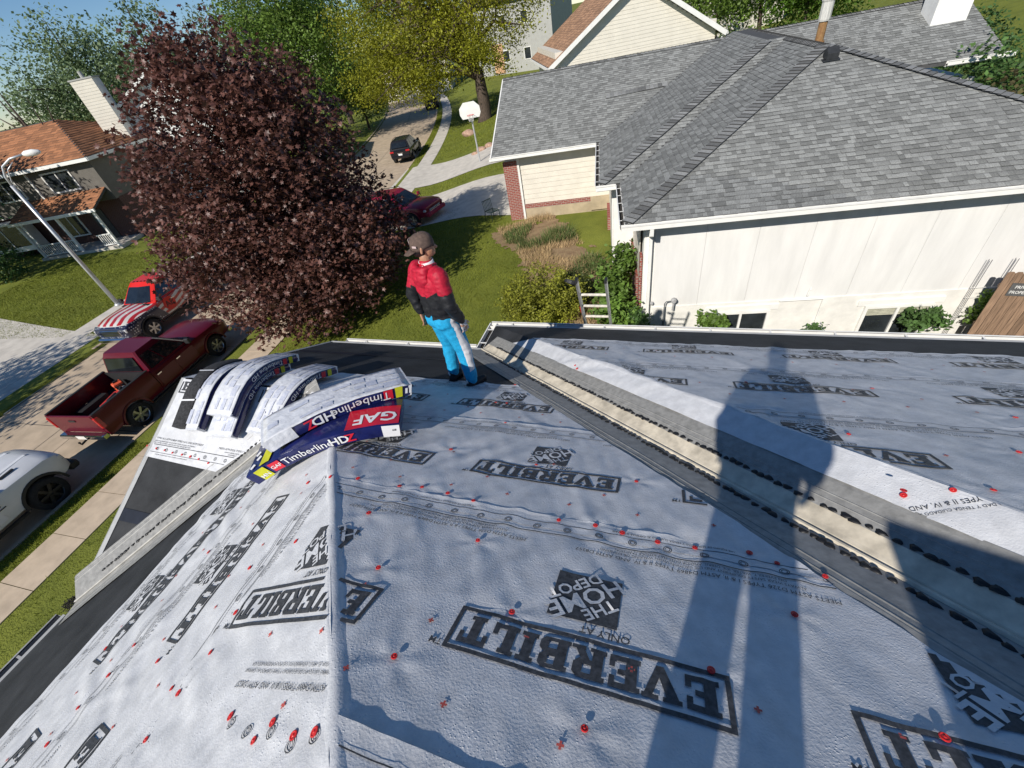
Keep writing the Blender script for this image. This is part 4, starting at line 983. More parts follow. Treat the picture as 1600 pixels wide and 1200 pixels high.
def wheel(parent, x, y, r, w, rimm, side, spokes=6):
    b = MB(); b.lathe((0, -w / 2, 0), (0, 1, 0), [(0, r * .64), (.0, r * .86), (.02, r * .95), (.05, r), (w - .05, r), (w - .02, r * .95), (w, r * .86), (w, r * .64), (w - .03, r * .62), (.03, r * .62), (0, r * .64)], 28, cap=False)
    t = b.build('wheel', M_TYRE, parent); autosmooth(t, 40); t.location = (x, y, r)
    b = MB(); sy = side; 
    b.lathe((0, sy * (w / 2 - .10), 0), (0, sy, 0), [(0, r * .66), (.085, r * .66), (.10, r * .63), (.085, r * .60), (.02, r * .58), (.02, .02)], 28, cap=False)
    b.lathe((0, sy * (w / 2 - .06), 0), (0, sy, 0), [(0, .02), (0, r * .2), (.04, r * .17), (.05, .01)], 14)
    for k in range(spokes):
        a = 2 * math.pi * k / spokes; d = A_((math.cos(a), 0, math.sin(a))); p = d * r * .12; q = d * r * .62
        b.beam(p + A_((0, sy * (w / 2 - .03), 0)), q + A_((0, sy * (w / 2 - .025), 0)), r * .17, .035, up=(0, 1, 0))
    rm = b.build('rim', rimm, t); autosmooth(rm)
    b = MB(); b.lathe((0, sy * (w / 2 - .11), 0), (0, sy, 0), [(0, .01), (0, r * .6), (.03, r * .6), (.03, .01)], 18); b.build('brake', M_BLK, t)
    return t
def secs_body(st):
    """st: list of (x, halfwidth, z_sill, z_shoulder, crown)"""
    out = []
    for x, w, zl, zs, cr in st:
        P = [(-w * .88, zl), (-w * .97, zl + .06), (-w, zl + .28), (-w, zs - .16), (-w * .97, zs - .05), (-w * .88, zs), (-w * .45, zs + cr), (0, zs + cr * 1.15)]
        P = P + [(-y, z) for y, z in P[-2::-1]]
        out.append([(x, y, z) for y, z in P])
    return out
def glassq(name, parent, pts, m=M_CGL, off=.006, thick=.008):
    """a pane through four points, pushed out from its thing"""
    P = [A_(p, dtype=float) for p in pts]; n = np.cross(P[1] - P[0], P[2] - P[0]); n /= np.linalg.norm(n); c = sum(P) / len(P)
    if n @ (c - A_((c[0] * .5 if abs(n[0]) > .5 else c[0], 0, 1.0))) < 0: n = -n
    b = MB(); b.prism([p + n * off for p in P], n * thick); return b.build(name, m, parent)
def inset(q, k):
    c = sum(A_(p, dtype=float) for p in q) / 4; return [c + (A_(p) - c) * k for p in q]
def vehicle(name, label, cat, loc, rz, pnt, typ='pickup', rim=None, group=None, wl=None, trim=None, hoodmat=None, scoop=False, cablights=False, over=1.0):
    V = thing(name, label, cat, (loc[0], loc[1], loc[2]), rz, group); rim = rim or M_RIM; trim = trim or M_CHROME
    pk = typ == 'pickup'
    L, W, wb, r = (5.8, 1.0, 3.68, .41) if pk else (4.82, .96, 2.92, .375)
    fx, rx = wb / 2, -wb / 2; nose = fx + (over if pk else .92); tail = rx - (.98 if pk else .98)
    if pk:
        cabr = -.72
        st = [(cabr, W * .985, .48, 1.24, .0), (-.2, W, .46, 1.24, .0), (.7, W, .46, 1.22, .0), (1.06, W, .46, 1.20, .03), (1.25, W * .995, .46, 1.19, .06), (fx + .45, W * .985, .48, 1.16, .07), (nose - .18, W * .95, .50, 1.10, .06), (nose - .03, W * .88, .54, 1.02, .03), (nose, W * .84, .60, .95, .0)]
    else:
        st = [(tail, W * .86, .52, 1.02, .0), (tail + .08, W * .93, .46, 1.10, .0), (rx, W * .98, .42, 1.12, .0), (0, W, .40, 1.10, .0), (.62, W, .40, 1.08, .02), (.95, W * .99, .40, 1.06, .05), (fx + .35, W * .97, .42, 1.02, .06), (nose - .16, W * .92, .44, .95, .05), (nose - .02, W * .82, .48, .86, .02), (nose, W * .78, .55, .80, .0)]
    b = MB(); b.loft(secs_body(st)); body = b.build('body', pnt, V)
    cut = []
    for xx in ((fx,) if pk else (fx, rx)):
        c = MB(); c.lathe((xx, -W * 1.2, r * 1.0), (0, 1, 0), [(0, r * 1.18), (W * 2.4, r * 1.18)], 28); co = c.build('cut', M_BLK, None); co.parent = V; cut.append(co)
    bpy.context.view_layer.update(); boolcut(body, cut); autosmooth(body)
    b = MB(); b.box(((fx + (cabr if pk else rx)) / 2, 0, .62), (wb * .8, W * 1.5, .3)); b.box((fx, 0, .75), (1.2, W * 1.3, .45));
    b.box((rx, 0, .62), (1.6, W * 1.2, .25)); b.build('chassis', M_BLK, V)
    # cab / greenhouse
    zb = 1.20 if pk else 1.08; zt = 1.90 if pk else 1.72
    wbm, wtp = W * .95, W * .74
    if pk: xb0, xt0, xt1, xb1 = cabr, cabr + .16, .42, 1.12
    else: xb0, xt0, xt1, xb1 = tail + .16, tail + .52, .18, .92
    def gsec(f):   # f: 0 bottom .. 1 top
        x0 = xb0 + (xt0 - xb0) * f; x1 = xb1 + (xt1 - xb1) * f; w = wbm + (wtp - wbm) * f; z = zb + (zt - .05 - zb) * f; return x0, x1, w, z
    ring = []
    for f in (0, .5, .86, 1.):
        x0, x1, w, z = gsec(f); k = .0 if f < .9 else .06; wr_ = w - k; x0 += k; x1 -= k; z += .0 if f < 1 else .05
        ring.append([(x0, -wr_ * .93, z), (x0 + .05, -wr_, z), (x1 - .10, -wr_, z), (x1, -wr_ * .86, z), (x1 + (.06 if f < .9 else .02), 0, z + (.0 if f < 1 else .03)), (x1, wr_ * .86, z), (x1 - .10, wr_, z), (x0 + .05, wr_, z), (x0, wr_ * .93, z), (x0 - .02, 0, z + (.0 if f < 1 else .03))])
    b = MB(); b.loft(ring); cab = b.build('cab', hoodmat or pnt, V); autosmooth(cab, 28)
    def gp(fx_, f, s):   # point on the side glass: fx_ in 0..1 along, f height
        x0, x1, w, z = gsec(f); return (x0 + .05 + (x1 - .10 - x0 - .05) * fx_, s * (w + .002), z)
    for s in (-1, 1):
        spl = ((.06, .40), (.44, .96)) if pk else ((.04, .26), (.30, .60), (.63, .97))
        for a0, a1 in spl:
            glassq('side_window', V, [gp(a0, .10, s), gp(a1, .10, s), gp(min(a1, a1 - .0), .84, s), gp(a0, .84, s)], off=.0)
    x0, x1, w, z = gsec(.08); X0, X1, Wt, Zt = gsec(.88)
    b = MB(); q0 = [(x1 + .016, -w * .80, z), (x1 + .072, 0, z), (x1 + .016, w * .80, z), (X1 + .016, Wt * .80, Zt), (X1 + .068, 0, Zt), (X1 + .016, -Wt * .80, Zt)]; q1 = [(p[0] + .008, p[1], p[2] + .005) for p in q0]
    b.add(q0 + q1, [(0, 1, 4, 5), (1, 2, 3, 4), (6, 7, 10, 11), (7, 8, 9, 10), (0, 1, 7, 6), (1, 2, 8, 7), (2, 3, 9, 8), (3, 4, 10, 9), (4, 5, 11, 10), (5, 0, 6, 11)]); b.build('windshield', M_CGL, V)
    glassq('rear_window', V, [(x0 - .03, -w * .80, z + (.05 if pk else .12)), (x0 - .03, w * .80, z + (.05 if pk else .12)), (X0 - .03, Wt * .80, Zt), (X0 - .03, -Wt * .80, Zt)], off=.004)
    # bed
    if pk:
        for s in (-1, 1):
            secs = [[(x, s * (W * k0), .50), (x, s * W * k1, .62), (x, s * W * k1, 1.22), (x, s * W * (k1 - .03), 1.33), (x, s * W * (k1 - .11), 1.33), (x, s * W * (k1 - .11), .62)] for x, k0, k1 in ((tail, .93, .97), (tail + .1, .95, .99), (rx, .96, 1.0), (cabr - .03, .95, .99))]
            b = MB(); b.loft(secs); sd = b.build('bed_side', pnt, V)
            c = MB(); c.lathe((rx, -W * 1.2, r), (0, 1, 0), [(0, r * 1.18), (W * 2.4, r * 1.18)], 28); co = c.build('cut', M_BLK, None); co.parent = V; bpy.context.view_layer.update(); boolcut(sd, [co]); autosmooth(sd)
            b = MB(); b.box(((tail + cabr) / 2, s * W * .935, 1.338), (cabr - tail - .06, .09, .02)); b.build('bed_rail', M_BLK, V)
        b = MB(); b.box(((tail + cabr) / 2, 0, .74), (cabr - tail - .1, W * 1.75, .05)); b.box((cabr - .06, 0, 1.0), (.05, W * 1.75, .6)); b.box((rx, -.62, .84), (.9, .3, .2)); b.box((rx, .62, .84), (.9, .3, .2)); b.build('bed_liner', M_BLK, V)
        b = MB(); b.box((tail + .02, 0, .97), (.07, W * 1.78, .68)); tg = b.build('tailgate', pnt, V, bevel=.02)
        b = MB(); b.box((tail - .02, 0, 1.12), (.02, .26, .07)); b.build('handle', M_BLK, tg)
        b = MB(); b.box((tail - .10, 0, .56), (.2, W * 1.8, .18)); bp = b.build('rear_bumper', trim, V, bevel=.03)
        b = MB(); b.box((tail - .205, 0, .58), (.01, .36, .13)); b.build('number_plate', M_WHT, bp)
        b = MB(); b.tube([(tail - .15, 0, .44), (tail - .34, 0, .42)], .03, 8); b.lathe((tail - .34, 0, .44), (0, 0, 1), [(0, .015), (.04, .02), (.06, .035), (.09, .02)], 10); b.build('tow_hitch', M_BLK, V)
        for s in (-1, 1):
            b = MB(); b.box((tail + .04, s * W * .945, 1.02), (.14, .10, .42)); b.build('tail_light', M_TAIL, V, bevel=.02)
    else:
        b = MB(); b.box((tail - .02, 0, .58), (.16, W * 1.68, .24)); b.build('rear_bumper', pnt, V, bevel=.05)
        for s in (-1, 1):
            b = MB(); b.box((tail + .05, s * W * .74, 1.0), (.14, W * .36, .13)); b.build('tail_light', M_TAIL, V, bevel=.02)
        b = MB(); b.box((tail - .0, 0, .86), (.05, W * .5, .05)); b.build('trim_bar', M_CHROME, V)
        b = MB(); b.box((tail - .035, 0, .76), (.02, .34, .12)); b.build('number_plate', M_WHT, V)
        for s in (-1, 1): 
            b = MB(); b.tube([(-1.5, s * W * .66, zt + .02), (-1.45, s * W * .66, zt + .06), (-.1, s * W * .66, zt + .06), (-.05, s * W * .66, zt + .02)], .018, 6); b.build('roof_rail', M_BLK, V)
    # front
    fz = .95 if pk else .80
    b = MB(); b.box((nose - .02, 0, fz - .13), (.07, W * 1.05, .3 if pk else .16)); gr = b.build('grille', M_BLK if scoop else trim, V, bevel=.02)
    for k in range(3):
        b = MB(); b.box((nose + .02, 0, fz - .22 + k * .08), (.02, W * .95, .025)); b.build('grille_bar', M_BLK, gr)
    b = MB(); b.box((nose + .0, 0, .52), (.26, W * 1.74, .22)); b.build('front_bumper', pnt if not pk else trim, V, bevel=.05)
    for s in (-1, 1):
        b = MB(); b.box((nose - .10, s * W * .74, fz - .06), (.18, W * .32, .18 if pk else .12)); b.build('headlight', M_LAMP, V, bevel=.03)
        b = MB(); mz = zb + .12; b.box((xb1 - .22, s * (W + .13), mz), (.12, .2, .18)); b.beam((xb1 - .2, s * W * .93, mz - .05), (xb1 - .22, s * (W + .08), mz - .03), .06, .05); b.build('mirror', M_BLK if pk else pnt, V, bevel=.02)
        # doors
        dr = ((-.66, .16), (.19, 1.02)) if pk else ((-1.0, -.12), (-.09, .82))
        for a0, a1 in dr:
            b = MB(); zt_ = (1.24 if pk else 1.10) - .17; b.box(((a0 + a1) / 2, s * (W - .001), (.60 + zt_) / 2), (a1 - a0, .012, zt_ - .60)); dd = b.build('door', pnt, V, bevel=.004)
            b = MB(); b.box((a0 + .12, s * (W + .025), zt_ - .03), (.17, .03, .035)); b.build('door_handle', trim if pk else pnt, dd)
        for xx in (fx, rx):
            wheel(V, xx, s * (W - .13), r, .27, rim, s, 6 if pk else 5)
            b = MB(); n = 14; secs = []
            for k in range(n + 1):
                a = math.pi * (.02 + .96 * k / n); c_, s_ = math.cos(a), math.sin(a)
                secs.append([(xx + c_ * r * q, s * yy, r + s_ * r * q) for q, yy in ((1.17, W - .02), (1.17, W + .025), (1.30, W + .018), (1.32, W - .02))])
            b.loft(secs); b.build('wheel_arch', M_BLK if (scoop or wl == 'blackarch') else pnt, V)
        b = MB(); b.beam(((fx - r * 1.3), s * (W - .05), .40), ((rx + r * 1.3), s * (W - .05), .40), .1, .05); b.build('side_step', M_BLK, V)
    # wipers, seam under the windshield
    b = MB(); b.box((xb1 + .10, 0, zb + .03), (.12, W * 1.5, .03)); b.build('cowl', M_BLK, V)
    for yy in (-.35, .3):
        b = MB(); b.beam((xb1 + .10, yy, zb + .055), (xb1 - .05, yy + .5, zb + .14), .02, .015); b.build('wiper', M_BLK, V)
    if scoop:
        for s in (-1, 1):
            b = MB(); b.prism([(1.15, s * .5, 1.235), (2.35, s * .42, 1.19), (2.35, s * .30, 1.19), (1.15, s * .34, 1.235)], (0, 0, .045)); b.build('hood_ridge', pnt, V, bevel=.01)
            b = MB(); b.box((1.75, s * .62, 1.245), (.34, .07, .02)); b.build('hood_vent', M_BLK, V)
    if cablights:
        for k in range(5):
            b = MB(); b.box((.32, -.42 + k * .21, zt + .015), (.09, .07, .03)); b.build('cab_light', M_BLK, V, bevel=.008)
    return V
def sx(y): return float(xs(y))
P_MAR = paint('paint_maroon', (.105, .004, .014)); P_WHT = paint('paint_white', (.70, .71, .73), .3); P_BLK = paint('paint_black', (.010, .010, .012), .2); P_JEEP = paint('paint_cherry', (.23, .012, .035))
red_truck = vehicle('pickup_truck', 'dark red pickup with an open bed parked at the near kerb', 'pickup truck', (-16.85, 6.95, .0), R_(97.3), P_MAR, trim=M_CHROME)
white_truck = vehicle('pickup_truck', 'white pickup with black wheels and ridged hood, cut by the left edge', 'pickup truck', (-16.1, .22, .0), R_(95.0), P_WHT, rim=M_RIMB, scoop=True, trim=M_BLK, over=.82); white_truck.scale = (1.06, 1.06, 1.12)
b = MB()
for k in range(3): b.box((.90 + .09 * k, -1.012, .94 - .0 * k), (.06, .006, .05))
b.box((1.05, -1.012, .86), (.24, .006, .02)); b.build('badge', M_BLK, white_truck)
# tool boxes in the red pickup's bed
def load(label, cat, name, x, y, rz, col, dims, parts):
    c, s = math.cos(R_(97.3)), math.sin(R_(97.3)); wx = -16.85 + c * x - s * y; wy = 6.95 + s * x + c * y
    t = thing(name, label, cat, (wx, wy, .765), R_(97.3 + rz)); m = mat(name + col, {'red': (.5, .03, .02), 'grey': (.25, .25, .26), 'orange': (.65, .10, .04)}[col], .5, .15, 12)
    b = MB(); b.box((0, 0, dims[2] / 2), dims); b.build('case', m, t, bevel=.03)
    b = MB(); b.box((0, 0, dims[2] + .03), (dims[0] * .5, .05, .06)); b.build('handle', M_BLK, t)
    for k in (-1, 1):
        b = MB(); b.box((k * dims[0] * .3, -dims[1] / 2 - .01, dims[2] * .6), (.06, .02, .08)); b.build('latch', M_BLK, t)
    b = MB(); b.box((0, 0, dims[2] * .72), (dims[0] * 1.02, dims[1] * 1.02, .02)); b.build('lid_seam', M_BLK, t)
load('red tool case lying in the bed of the dark red pickup', 'tool case', 'tool_case', -1.75, -.32, 12, 'red', (.75, .42, .30), 1)
load('small orange topped case near the cab in the pickup bed', 'tool case', 'tool_case', -1.05, .28, -25, 'orange', (.30, .26, .34), 1)
load('grey equipment case between the red and orange ones in the bed', 'tool case', 'equipment_case', -1.25, -.05, 40, 'grey', (.40, .22, .22), 1)
# flag livery
def flagmat():
    m = bpy.data.materials.new('paint_flag'); m.use_nodes = True; nt = m.node_tree; N = nt.nodes; Lk = nt.links; b_ = N['Principled BSDF']; b_.inputs['Roughness'].default_value = .3; b_.inputs['Coat Weight'].default_value = .6
    t = N.new('ShaderNodeTexCoord'); sp = N.new('ShaderNodeSeparateXYZ'); Lk.new(t.outputs['Object'], sp.inputs[0])
    def M(op, a, b2=None, c=None):
        n = N.new('ShaderNodeMath'); n.operation = op
        for i, v in enumerate((a, b2, c)):
            if v is None: continue
            if isinstance(v, (int, float)): n.inputs[i].default_value = v
            else: Lk.new(v, n.inputs[i])
        return n.outputs[0]
    X, Y, Z = sp.outputs; wob = M('MULTIPLY', M('SINE', M('MULTIPLY', X, 5.)), .03)
    side = M('ADD', M('ADD', M('MULTIPLY', Z, 1.), wob), M('MULTIPLY', X, .16)); hood = M('ADD', M('MULTIPLY', Y, .6), M('MULTIPLY', M('SINE', M('MULTIPLY', X, 4.)), .05))
    top = M('MULTIPLY', M('GREATER_THAN', Z, 1.12), M('GREATER_THAN', X, 1.0))
    co = M('ADD', M('MULTIPLY', side, M('SUBTRACT', 1., top)), M('MULTIPLY', hood, top))
    st = M('GREATER_THAN', M('SINE', M('MULTIPLY', co, 27.)), 0.)
    mixc = N.new('ShaderNodeMixRGB'); Lk.new(st, mixc.inputs[0]); mixc.inputs[1].default_value = (.62, .60, .56, 1); mixc.inputs[2].default_value = (.42, .015, .015, 1)
    vo = N.new('ShaderNodeTexVoronoi'); vo.inputs['Scale'].default_value = 9.5; vo.inputs['Randomness'].default_value = .25; Lk.new(t.outputs['Object'], vo.inputs['Vector'])
    sm = N.new('ShaderNodeMixRGB'); Lk.new(M('LESS_THAN', vo.outputs['Distance'], .24), sm.inputs[0]); sm.inputs[1].default_value = (.012, .016, .05, 1); sm.inputs[2].default_value = (.6, .6, .6, 1)
    region = M('MULTIPLY', M('GREATER_THAN', M('ADD', X, M('MULTIPLY', Z, -.5)), .62), M('LESS_THAN', Z, 1.10))
    mm = N.new('ShaderNodeMixRGB'); Lk.new(region, mm.inputs[0]); Lk.new(mixc.outputs[0], mm.inputs[1]); Lk.new(sm.outputs[0], mm.inputs[2]); Lk.new(mm.outputs[0], b_.inputs['Base Color'])
    return m
P_FLAG = flagmat(); P_RED = paint('paint_bright_red', (.62, .02, .015))
flag = vehicle('pickup_truck', 'pickup wrapped in a stars and stripes flag pattern with a bright red cab roof', 'pickup truck', (-22.15, 11.55, .0), R_(276.5), P_FLAG, hoodmat=P_RED, cablights=True, wl='blackarch')
b = MB(); b.lathe((.55, 1.012, .90), (0, 1, 0), [(0, .30), (.006, .30)], 26); em = b.build('door_emblem', P_RED, flag)
b = MB(); V2, F2 = textmesh('AP', .36, .01); b.add([(.55 - x, 1.0205, .90 + y) for x, y in V2], F2); b.build('emblem_lettering', M_BLK, em)
jeep = vehicle('suv', 'cherry red suv standing in the neighbouring driveway behind the maple', 'car', (-14.1, 20.95, gnd(-14.1, 20.95) + .05), R_(-8.5), P_JEEP, 'suv')
jeep.rotation_euler = (0, R_(-5.0), R_(-8.5))
bsuv = vehicle('suv', 'black suv parked at the kerb with its tail towards us', 'car', (-22.75, 37.6, .0), R_(106), P_BLK, 'suv')
dsuv = vehicle('suv', 'dark blue car parked far off under the big spreading tree', 'car', (-33.5, 66, .0), R_(113), paint('paint_navy', (.012, .015, .03)), 'suv')
# the garden seat by the garage corner
bn = thing('garden_chair', 'dark green metal garden chair beside the brick garage corner', 'chair', (-7.75, 18.6, gnd(-7.75, 18.6) + .03), R_(60)); M_GRN = mat('green_iron', (.012, .035, .025), .5)
b = MB()
for k in range(7): b.beam((-.24 + .08 * k, -.22, .42), (-.24 + .08 * k, .22, .42), .025, .012)
b.beam((-.25, -.23, .42), (.25, -.23, .42), .03, .03); b.beam((-.25, .23, .42), (.25, .23, .42), .03, .03); b.build('seat', M_GRN, bn)
b = MB()
for k in range(7): b.beam((-.24 + .08 * k, .23, .44), (-.24 + .08 * k, .30, .85), .02, .012)
b.beam((-.26, .30, .86), (.26, .30, .86), .03, .03); b.build('backrest', M_GRN, bn)
for sx_ in (-.24, .24):
    for sy_ in (-.22, .23):
        b = MB(); b.tube([(sx_, sy_, .42), (sx_ * 1.08, sy_ * 1.1, 0)], .014, 6); b.build('leg', M_GRN, bn)
# ------------------------------------------------------------------ shingle bundles on the ridge
def roofz(x, y):
    main = np.minimum(EZ + PT * (x - AX), EZ + PT * (RY - y)); wing = np.minimum(EZ + PT * (y - AY), EZ + PT * (RY - y)); east = np.minimum(EZ + PT * (x - JX), EZ + PT * (NY - y))
    return np.maximum(np.maximum(main, np.where(x < -2, wing, 0)), east)
M_NAVY = mat('wrap_navy', (.010, .014, .085), .25, .15, 9, spec=.6)
M_WRED = mat('wrap_red', (.55, .012, .03), .25, .1, 9, spec=.6)
M_YEL = mat('wrap_lime', (.52, .52, .02), .35, .1, 9)
M_FILM = mat('wrap_white', (.66, .67, .70), .22, .07, 16, bump=.006, bscale=22, spec=.6, stretch=(1, 1, 1))
M_FPR = mat('wrap_print', (.40, .43, .54), .3, .35, 45, spec=.5, col2=(.63, .645, .70))
M_ASPH = mat('bundle_asphalt', (.035, .035, .037), .9, .3, 40, bump=.002, bscale=200)
class Bundle:
    def __init__(s, label, c, ang, L=1.0, W=.34, T=.10, lift=0., soft=.16, side=M_NAVY, top=M_FILM, printed=True, over=None):
        s.c = A_(c, dtype=float); s.d = A_((math.cos(ang), math.sin(ang))); s.n = A_((-math.sin(ang), math.cos(ang))); s.L, s.W, s.T, s.lift, s.soft = L, W, T, lift, soft
        if over is not None:
            dd = s.c - over.c; s.lift = 0.; s.lift = lift = float(over.z(dd @ over.d, dd @ over.n)) + over.T - float(s.z(0, 0)) + .004
        uu, vv = np.meshgrid(np.linspace(-L / 2, L / 2, 41), np.linspace(-W / 2, W / 2, 7)); xx = s.c[0] + s.d[0] * uu + s.n[0] * vv; yy = s.c[1] + s.d[1] * uu + s.n[1] * vv
        if lift < .05: s.lift += max(0., float((roofz(xx, yy) - s.z(uu, vv)).max())) + .006
        z0 = float(s.z(0, 0)); s.o = thing('shingle_bundle', label, 'shingle bundle', (s.c[0], s.c[1], z0), 0., 'shingle bundles on the ridge'); s.o3 = A_((s.c[0], s.c[1], z0))
        K = 22; secs = []
        for i in range(K + 1):
            u = -L / 2 + L * i / K; w = .004 * math.sin(u * 40)
            secs.append([s.pt(u, v, h) for v, h in ((-W / 2, .004), (-W / 2 - .004 + w, T * .5), (-W / 2 + .003, T - .006), (-W / 2 + .012, T), (W / 2 - .012, T), (W / 2 - .003, T - .006), (W / 2 + .004, T * .5), (W / 2, .004))])
        b = MB(); b.loft(secs); s.pack = b.build('pack', side, s.o); autosmooth(s.pack, 50)
        if top is not None:
            n1 = 10; s.sheet('top_film', -L / 2 + .005, L / 2 - .005, top, n1)
            if printed:
                pr = MB(); q = .05
                for r_ in range(3):
                    u = -L / 2 + .04
                    while u < L / 2 - .1:
                        w = random.uniform(.08, .17); v0 = -W / 2 + .03 + r_ * .098
                        if random.random() < .72: s.rect(pr, u, min(u + w - .012, L / 2 - .03), v0 + random.choice((0, .012)), v0 + random.choice((.03, .05, .07, .085)), T + .0085)
                        u += w
                kind(pr.build('film_print', M_FPR, s.o), 'stuff')
            for e in (-1, 1):
                b = MB(); secs = [[s.pt(e * (L / 2 + q), v, h) for v, h in ((-W / 2, .0), (-W / 2, T + .003), (W / 2, T + .003), (W / 2, 0))] for q in (-.012, .012 + .01 * random.random())]; b.loft(secs); b.build('end_film', top, s.o)
    def z(s, u, v):
        t = 0
        for du in (-1, -.5, 0, .5, 1):
            x = s.c[0] + s.d[0] * (u + du * s.soft) + s.n[0] * v * .35; y = s.c[1] + s.d[1] * (u + du * s.soft) + s.n[1] * v * .35; t = t + roofz(x, y)
        return t / 5 + s.lift + .012
    def pt(s, u, v, h):
        e = .03; dz = (s.z(u + e, v) - s.z(u - e, v)) / (2 * e); k = 1 / math.sqrt(1 + dz * dz)
        x = s.c + s.d * (u - h * dz * k) + s.n * v; return A_((x[0], x[1], float(s.z(u, v)) + h * k)) - s.o3
    def sheet(s, name, u0, u1, m, n=10):
        b = MB(); K = 24; secs = []
        for i in range(K + 1):
            u = u0 + (u1 - u0) * i / K; secs.append([s.pt(u, -s.W / 2 - .004 + (s.W + .008) * j / n, s.T + .004 + .0035 * math.sin(j * 2.1 + i * .9) * math.sin(i * 1.7) * (0 < j < n)) for j in range(n + 1)])
        b.loft(secs, closed=False, caps=False); o = b.build(name, m, s.o, smooth=True); md = o.modifiers.new('t', 'SOLIDIFY'); md.thickness = .003; return o
    def rect(s, b, u0, u1, v0, v1, h, m=0, n=5):
        if u1 <= u0: return
        for i in range(n):
            a0 = u0 + (u1 - u0) * i / n; a1 = u0 + (u1 - u0) * (i + 1) / n
            b.add([s.pt(a0, v0, h), s.pt(a1, v0, h), s.pt(a1, v1, h), s.pt(a0, v1, h)], [(0, 1, 2, 3)], m)
    def side_rect(s, name, u0, u1, h0, h1, m, off=.008, sgn=-1, n=6):
        b = MB()
        for i in range(n):
            a0 = u0 + (u1 - u0) * i / n; a1 = u0 + (u1 - u0) * (i + 1) / n; v = sgn * (s.W / 2 + off)
            b.add([s.pt(a0, v, h0), s.pt(a1, v, h0), s.pt(a1, v, h1), s.pt(a0, v, h1)], [(0, 1, 2, 3)])
        return b.build(name, m, s.o)
    def side_text(s, t, u, h, size, m, flip=False, off=.011, sgn=-1, bold=.0, name='lettering'):
        V, F = textmesh(t, size, bold); f = -1 if flip else 1
        b = MB(); b.add([s.pt(u + f * x * -sgn, sgn * (s.W / 2 + off), h + f * y) for x, y in V], F); return kind(b.build(name, m, s.o), 'stuff')
    def top_text(s, t, u, v, size, m, ang=0., bold=0.):
        V, F = textmesh(t, size, bold); c, k = math.cos(ang), math.sin(ang)
        b = MB(); b.add([s.pt(u + c * x - k * y, v + k * x + c * y, s.T + .014) for x, y in V], F); return b.build('lettering', m, s.o)
M_INKW = mat('ink_white', (.75, .75, .76), .4, .02, 5); M_INKR = mat('ink_red', (.6, .02, .04), .4, .02, 5)
B1 = Bundle('navy shingle bundle with white lettering, lowest of the flat stack over the hip', (-2.36, 1.56), R_(27), 1.16, .36, .115, 0, .42, top=None)
B1.side_text('Timberline', -.09, .058, .088, M_INKW); B1.side_text('HD', .155, .058, .10, M_INKW, bold=.02); B1.side_text('Z', .238, .058, .10, M_INKR, bold=.02)
B1.side_rect('red_square', -.385, -.30, .018, .104, M_INKR); B1.side_text('GAF', -.342, .06, .045, M_INKW, bold=.01); B1.side_rect('lime_patch', -.50, -.41, .004, .116, M_YEL); B1.side_text('MN', -.455, .04, .05, M_INKW, bold=.01)
B1.side_rect('white_strip', .46, .578, .002, .116, M_INKW); B1.side_text('68', .54, .07, .03, M_INK)
b = MB(); B1.rect(b, .22, .575, -.172, .06, .1255); B1o = b.build('red_panel', M_WRED, B1.o); B1.top_text('GAF', .41, -.07, .16, M_INKW, math.pi, .02)
for k in range(4):
    b = MB(); u = -.52 + .035 * (k % 2); v = -.12 + .07 * k; b.add([B1.pt(u - .03, v, .127), B1.pt(u, v - .03, .127), B1.pt(u + .03, v, .127), B1.pt(u, v + .03, .127)], [(0, 1, 2, 3)]); b.build('diamond_mark', M_INKW, B1.o)
b = MB(); B1.rect(b, -.44, -.36, -.17, .1, .1255); b.build('lime_patch', M_YEL, B1.o)
B3 = Bundle('white wrapped shingle bundle half hidden behind the top one of the flat stack', (-2.63, 2.02), R_(50), 1.05, .34, .10, .19, .5)
B3.side_rect('lime_patch', -.44, -.36, .0, .1, M_YEL)
B2 = Bundle('white topped shingle bundle with navy side, uppermost of the flat stack', (-2.37, 1.79), R_(47), 1.06, .35, .10, .2, .6, over=B1)
B2.side_text('Timberline', .16, .055, .10, M_INKW, True); B2.side_text('HD', -.12, .055, .11, M_INKW, True, bold=.02); B2.side_text('Z', -.215, .055, .11, M_INKR, True, bold=.02)
B2.side_rect('red_square', .33, .40, .012, .10, M_INKR); B2.side_rect('lime_patch', .42, .47, .006, .106, M_YEL)
B2.side_rect('film_flap', -.53, -.33, .0, .11, M_FILM)
for k in range(2): B2.side_rect('diamond_mark', .49 + .03 * k, .508 + .03 * k, .03, .08, M_INKW)
D1 = Bundle('torn shingle bundle showing bare black shingles, furthest left on the ridge', (-5.03, 2.36), R_(97), .98, .20, .12, 0, .2, side=M_ASPH, top=None)
D1b = Bundle('white film covered shingle bundle draped right beside the bare black one', (-4.84, 2.37), R_(97), .98, .16, .10, 0, .2)
for k, u in enumerate((-.22, .12)):
    b = MB(); D1.rect(b, u, u + .018, -.105, .105, .126); b.build('strap', M_INKW, D1.o)
D2 = Bundle('lower shingle bundle of the pair draped across the middle of the ridge', (-4.38, 2.36), R_(94), 1.02, .34, .085, 0, .24)
D2b = Bundle('upper shingle bundle of the pair draped across the middle of the ridge', (-4.36, 2.50), R_(92), 1.02, .34, .085, .175, .24)
D3 = Bundle('white shingle bundle draped over the ridge next to the flat stack', (-3.78, 2.42), R_(86), 1.02, .34, .085, 0, .24)
for B_ in (D2b, D2, D3):
    B_.side_text('Timberline HD', .08, .045, .07, M_INKW, True); B_.side_rect('lime_patch', .38, .43, .004, .082, M_YEL); B_.side_rect('red_square', .30, .35, .01, .075, M_INKR)

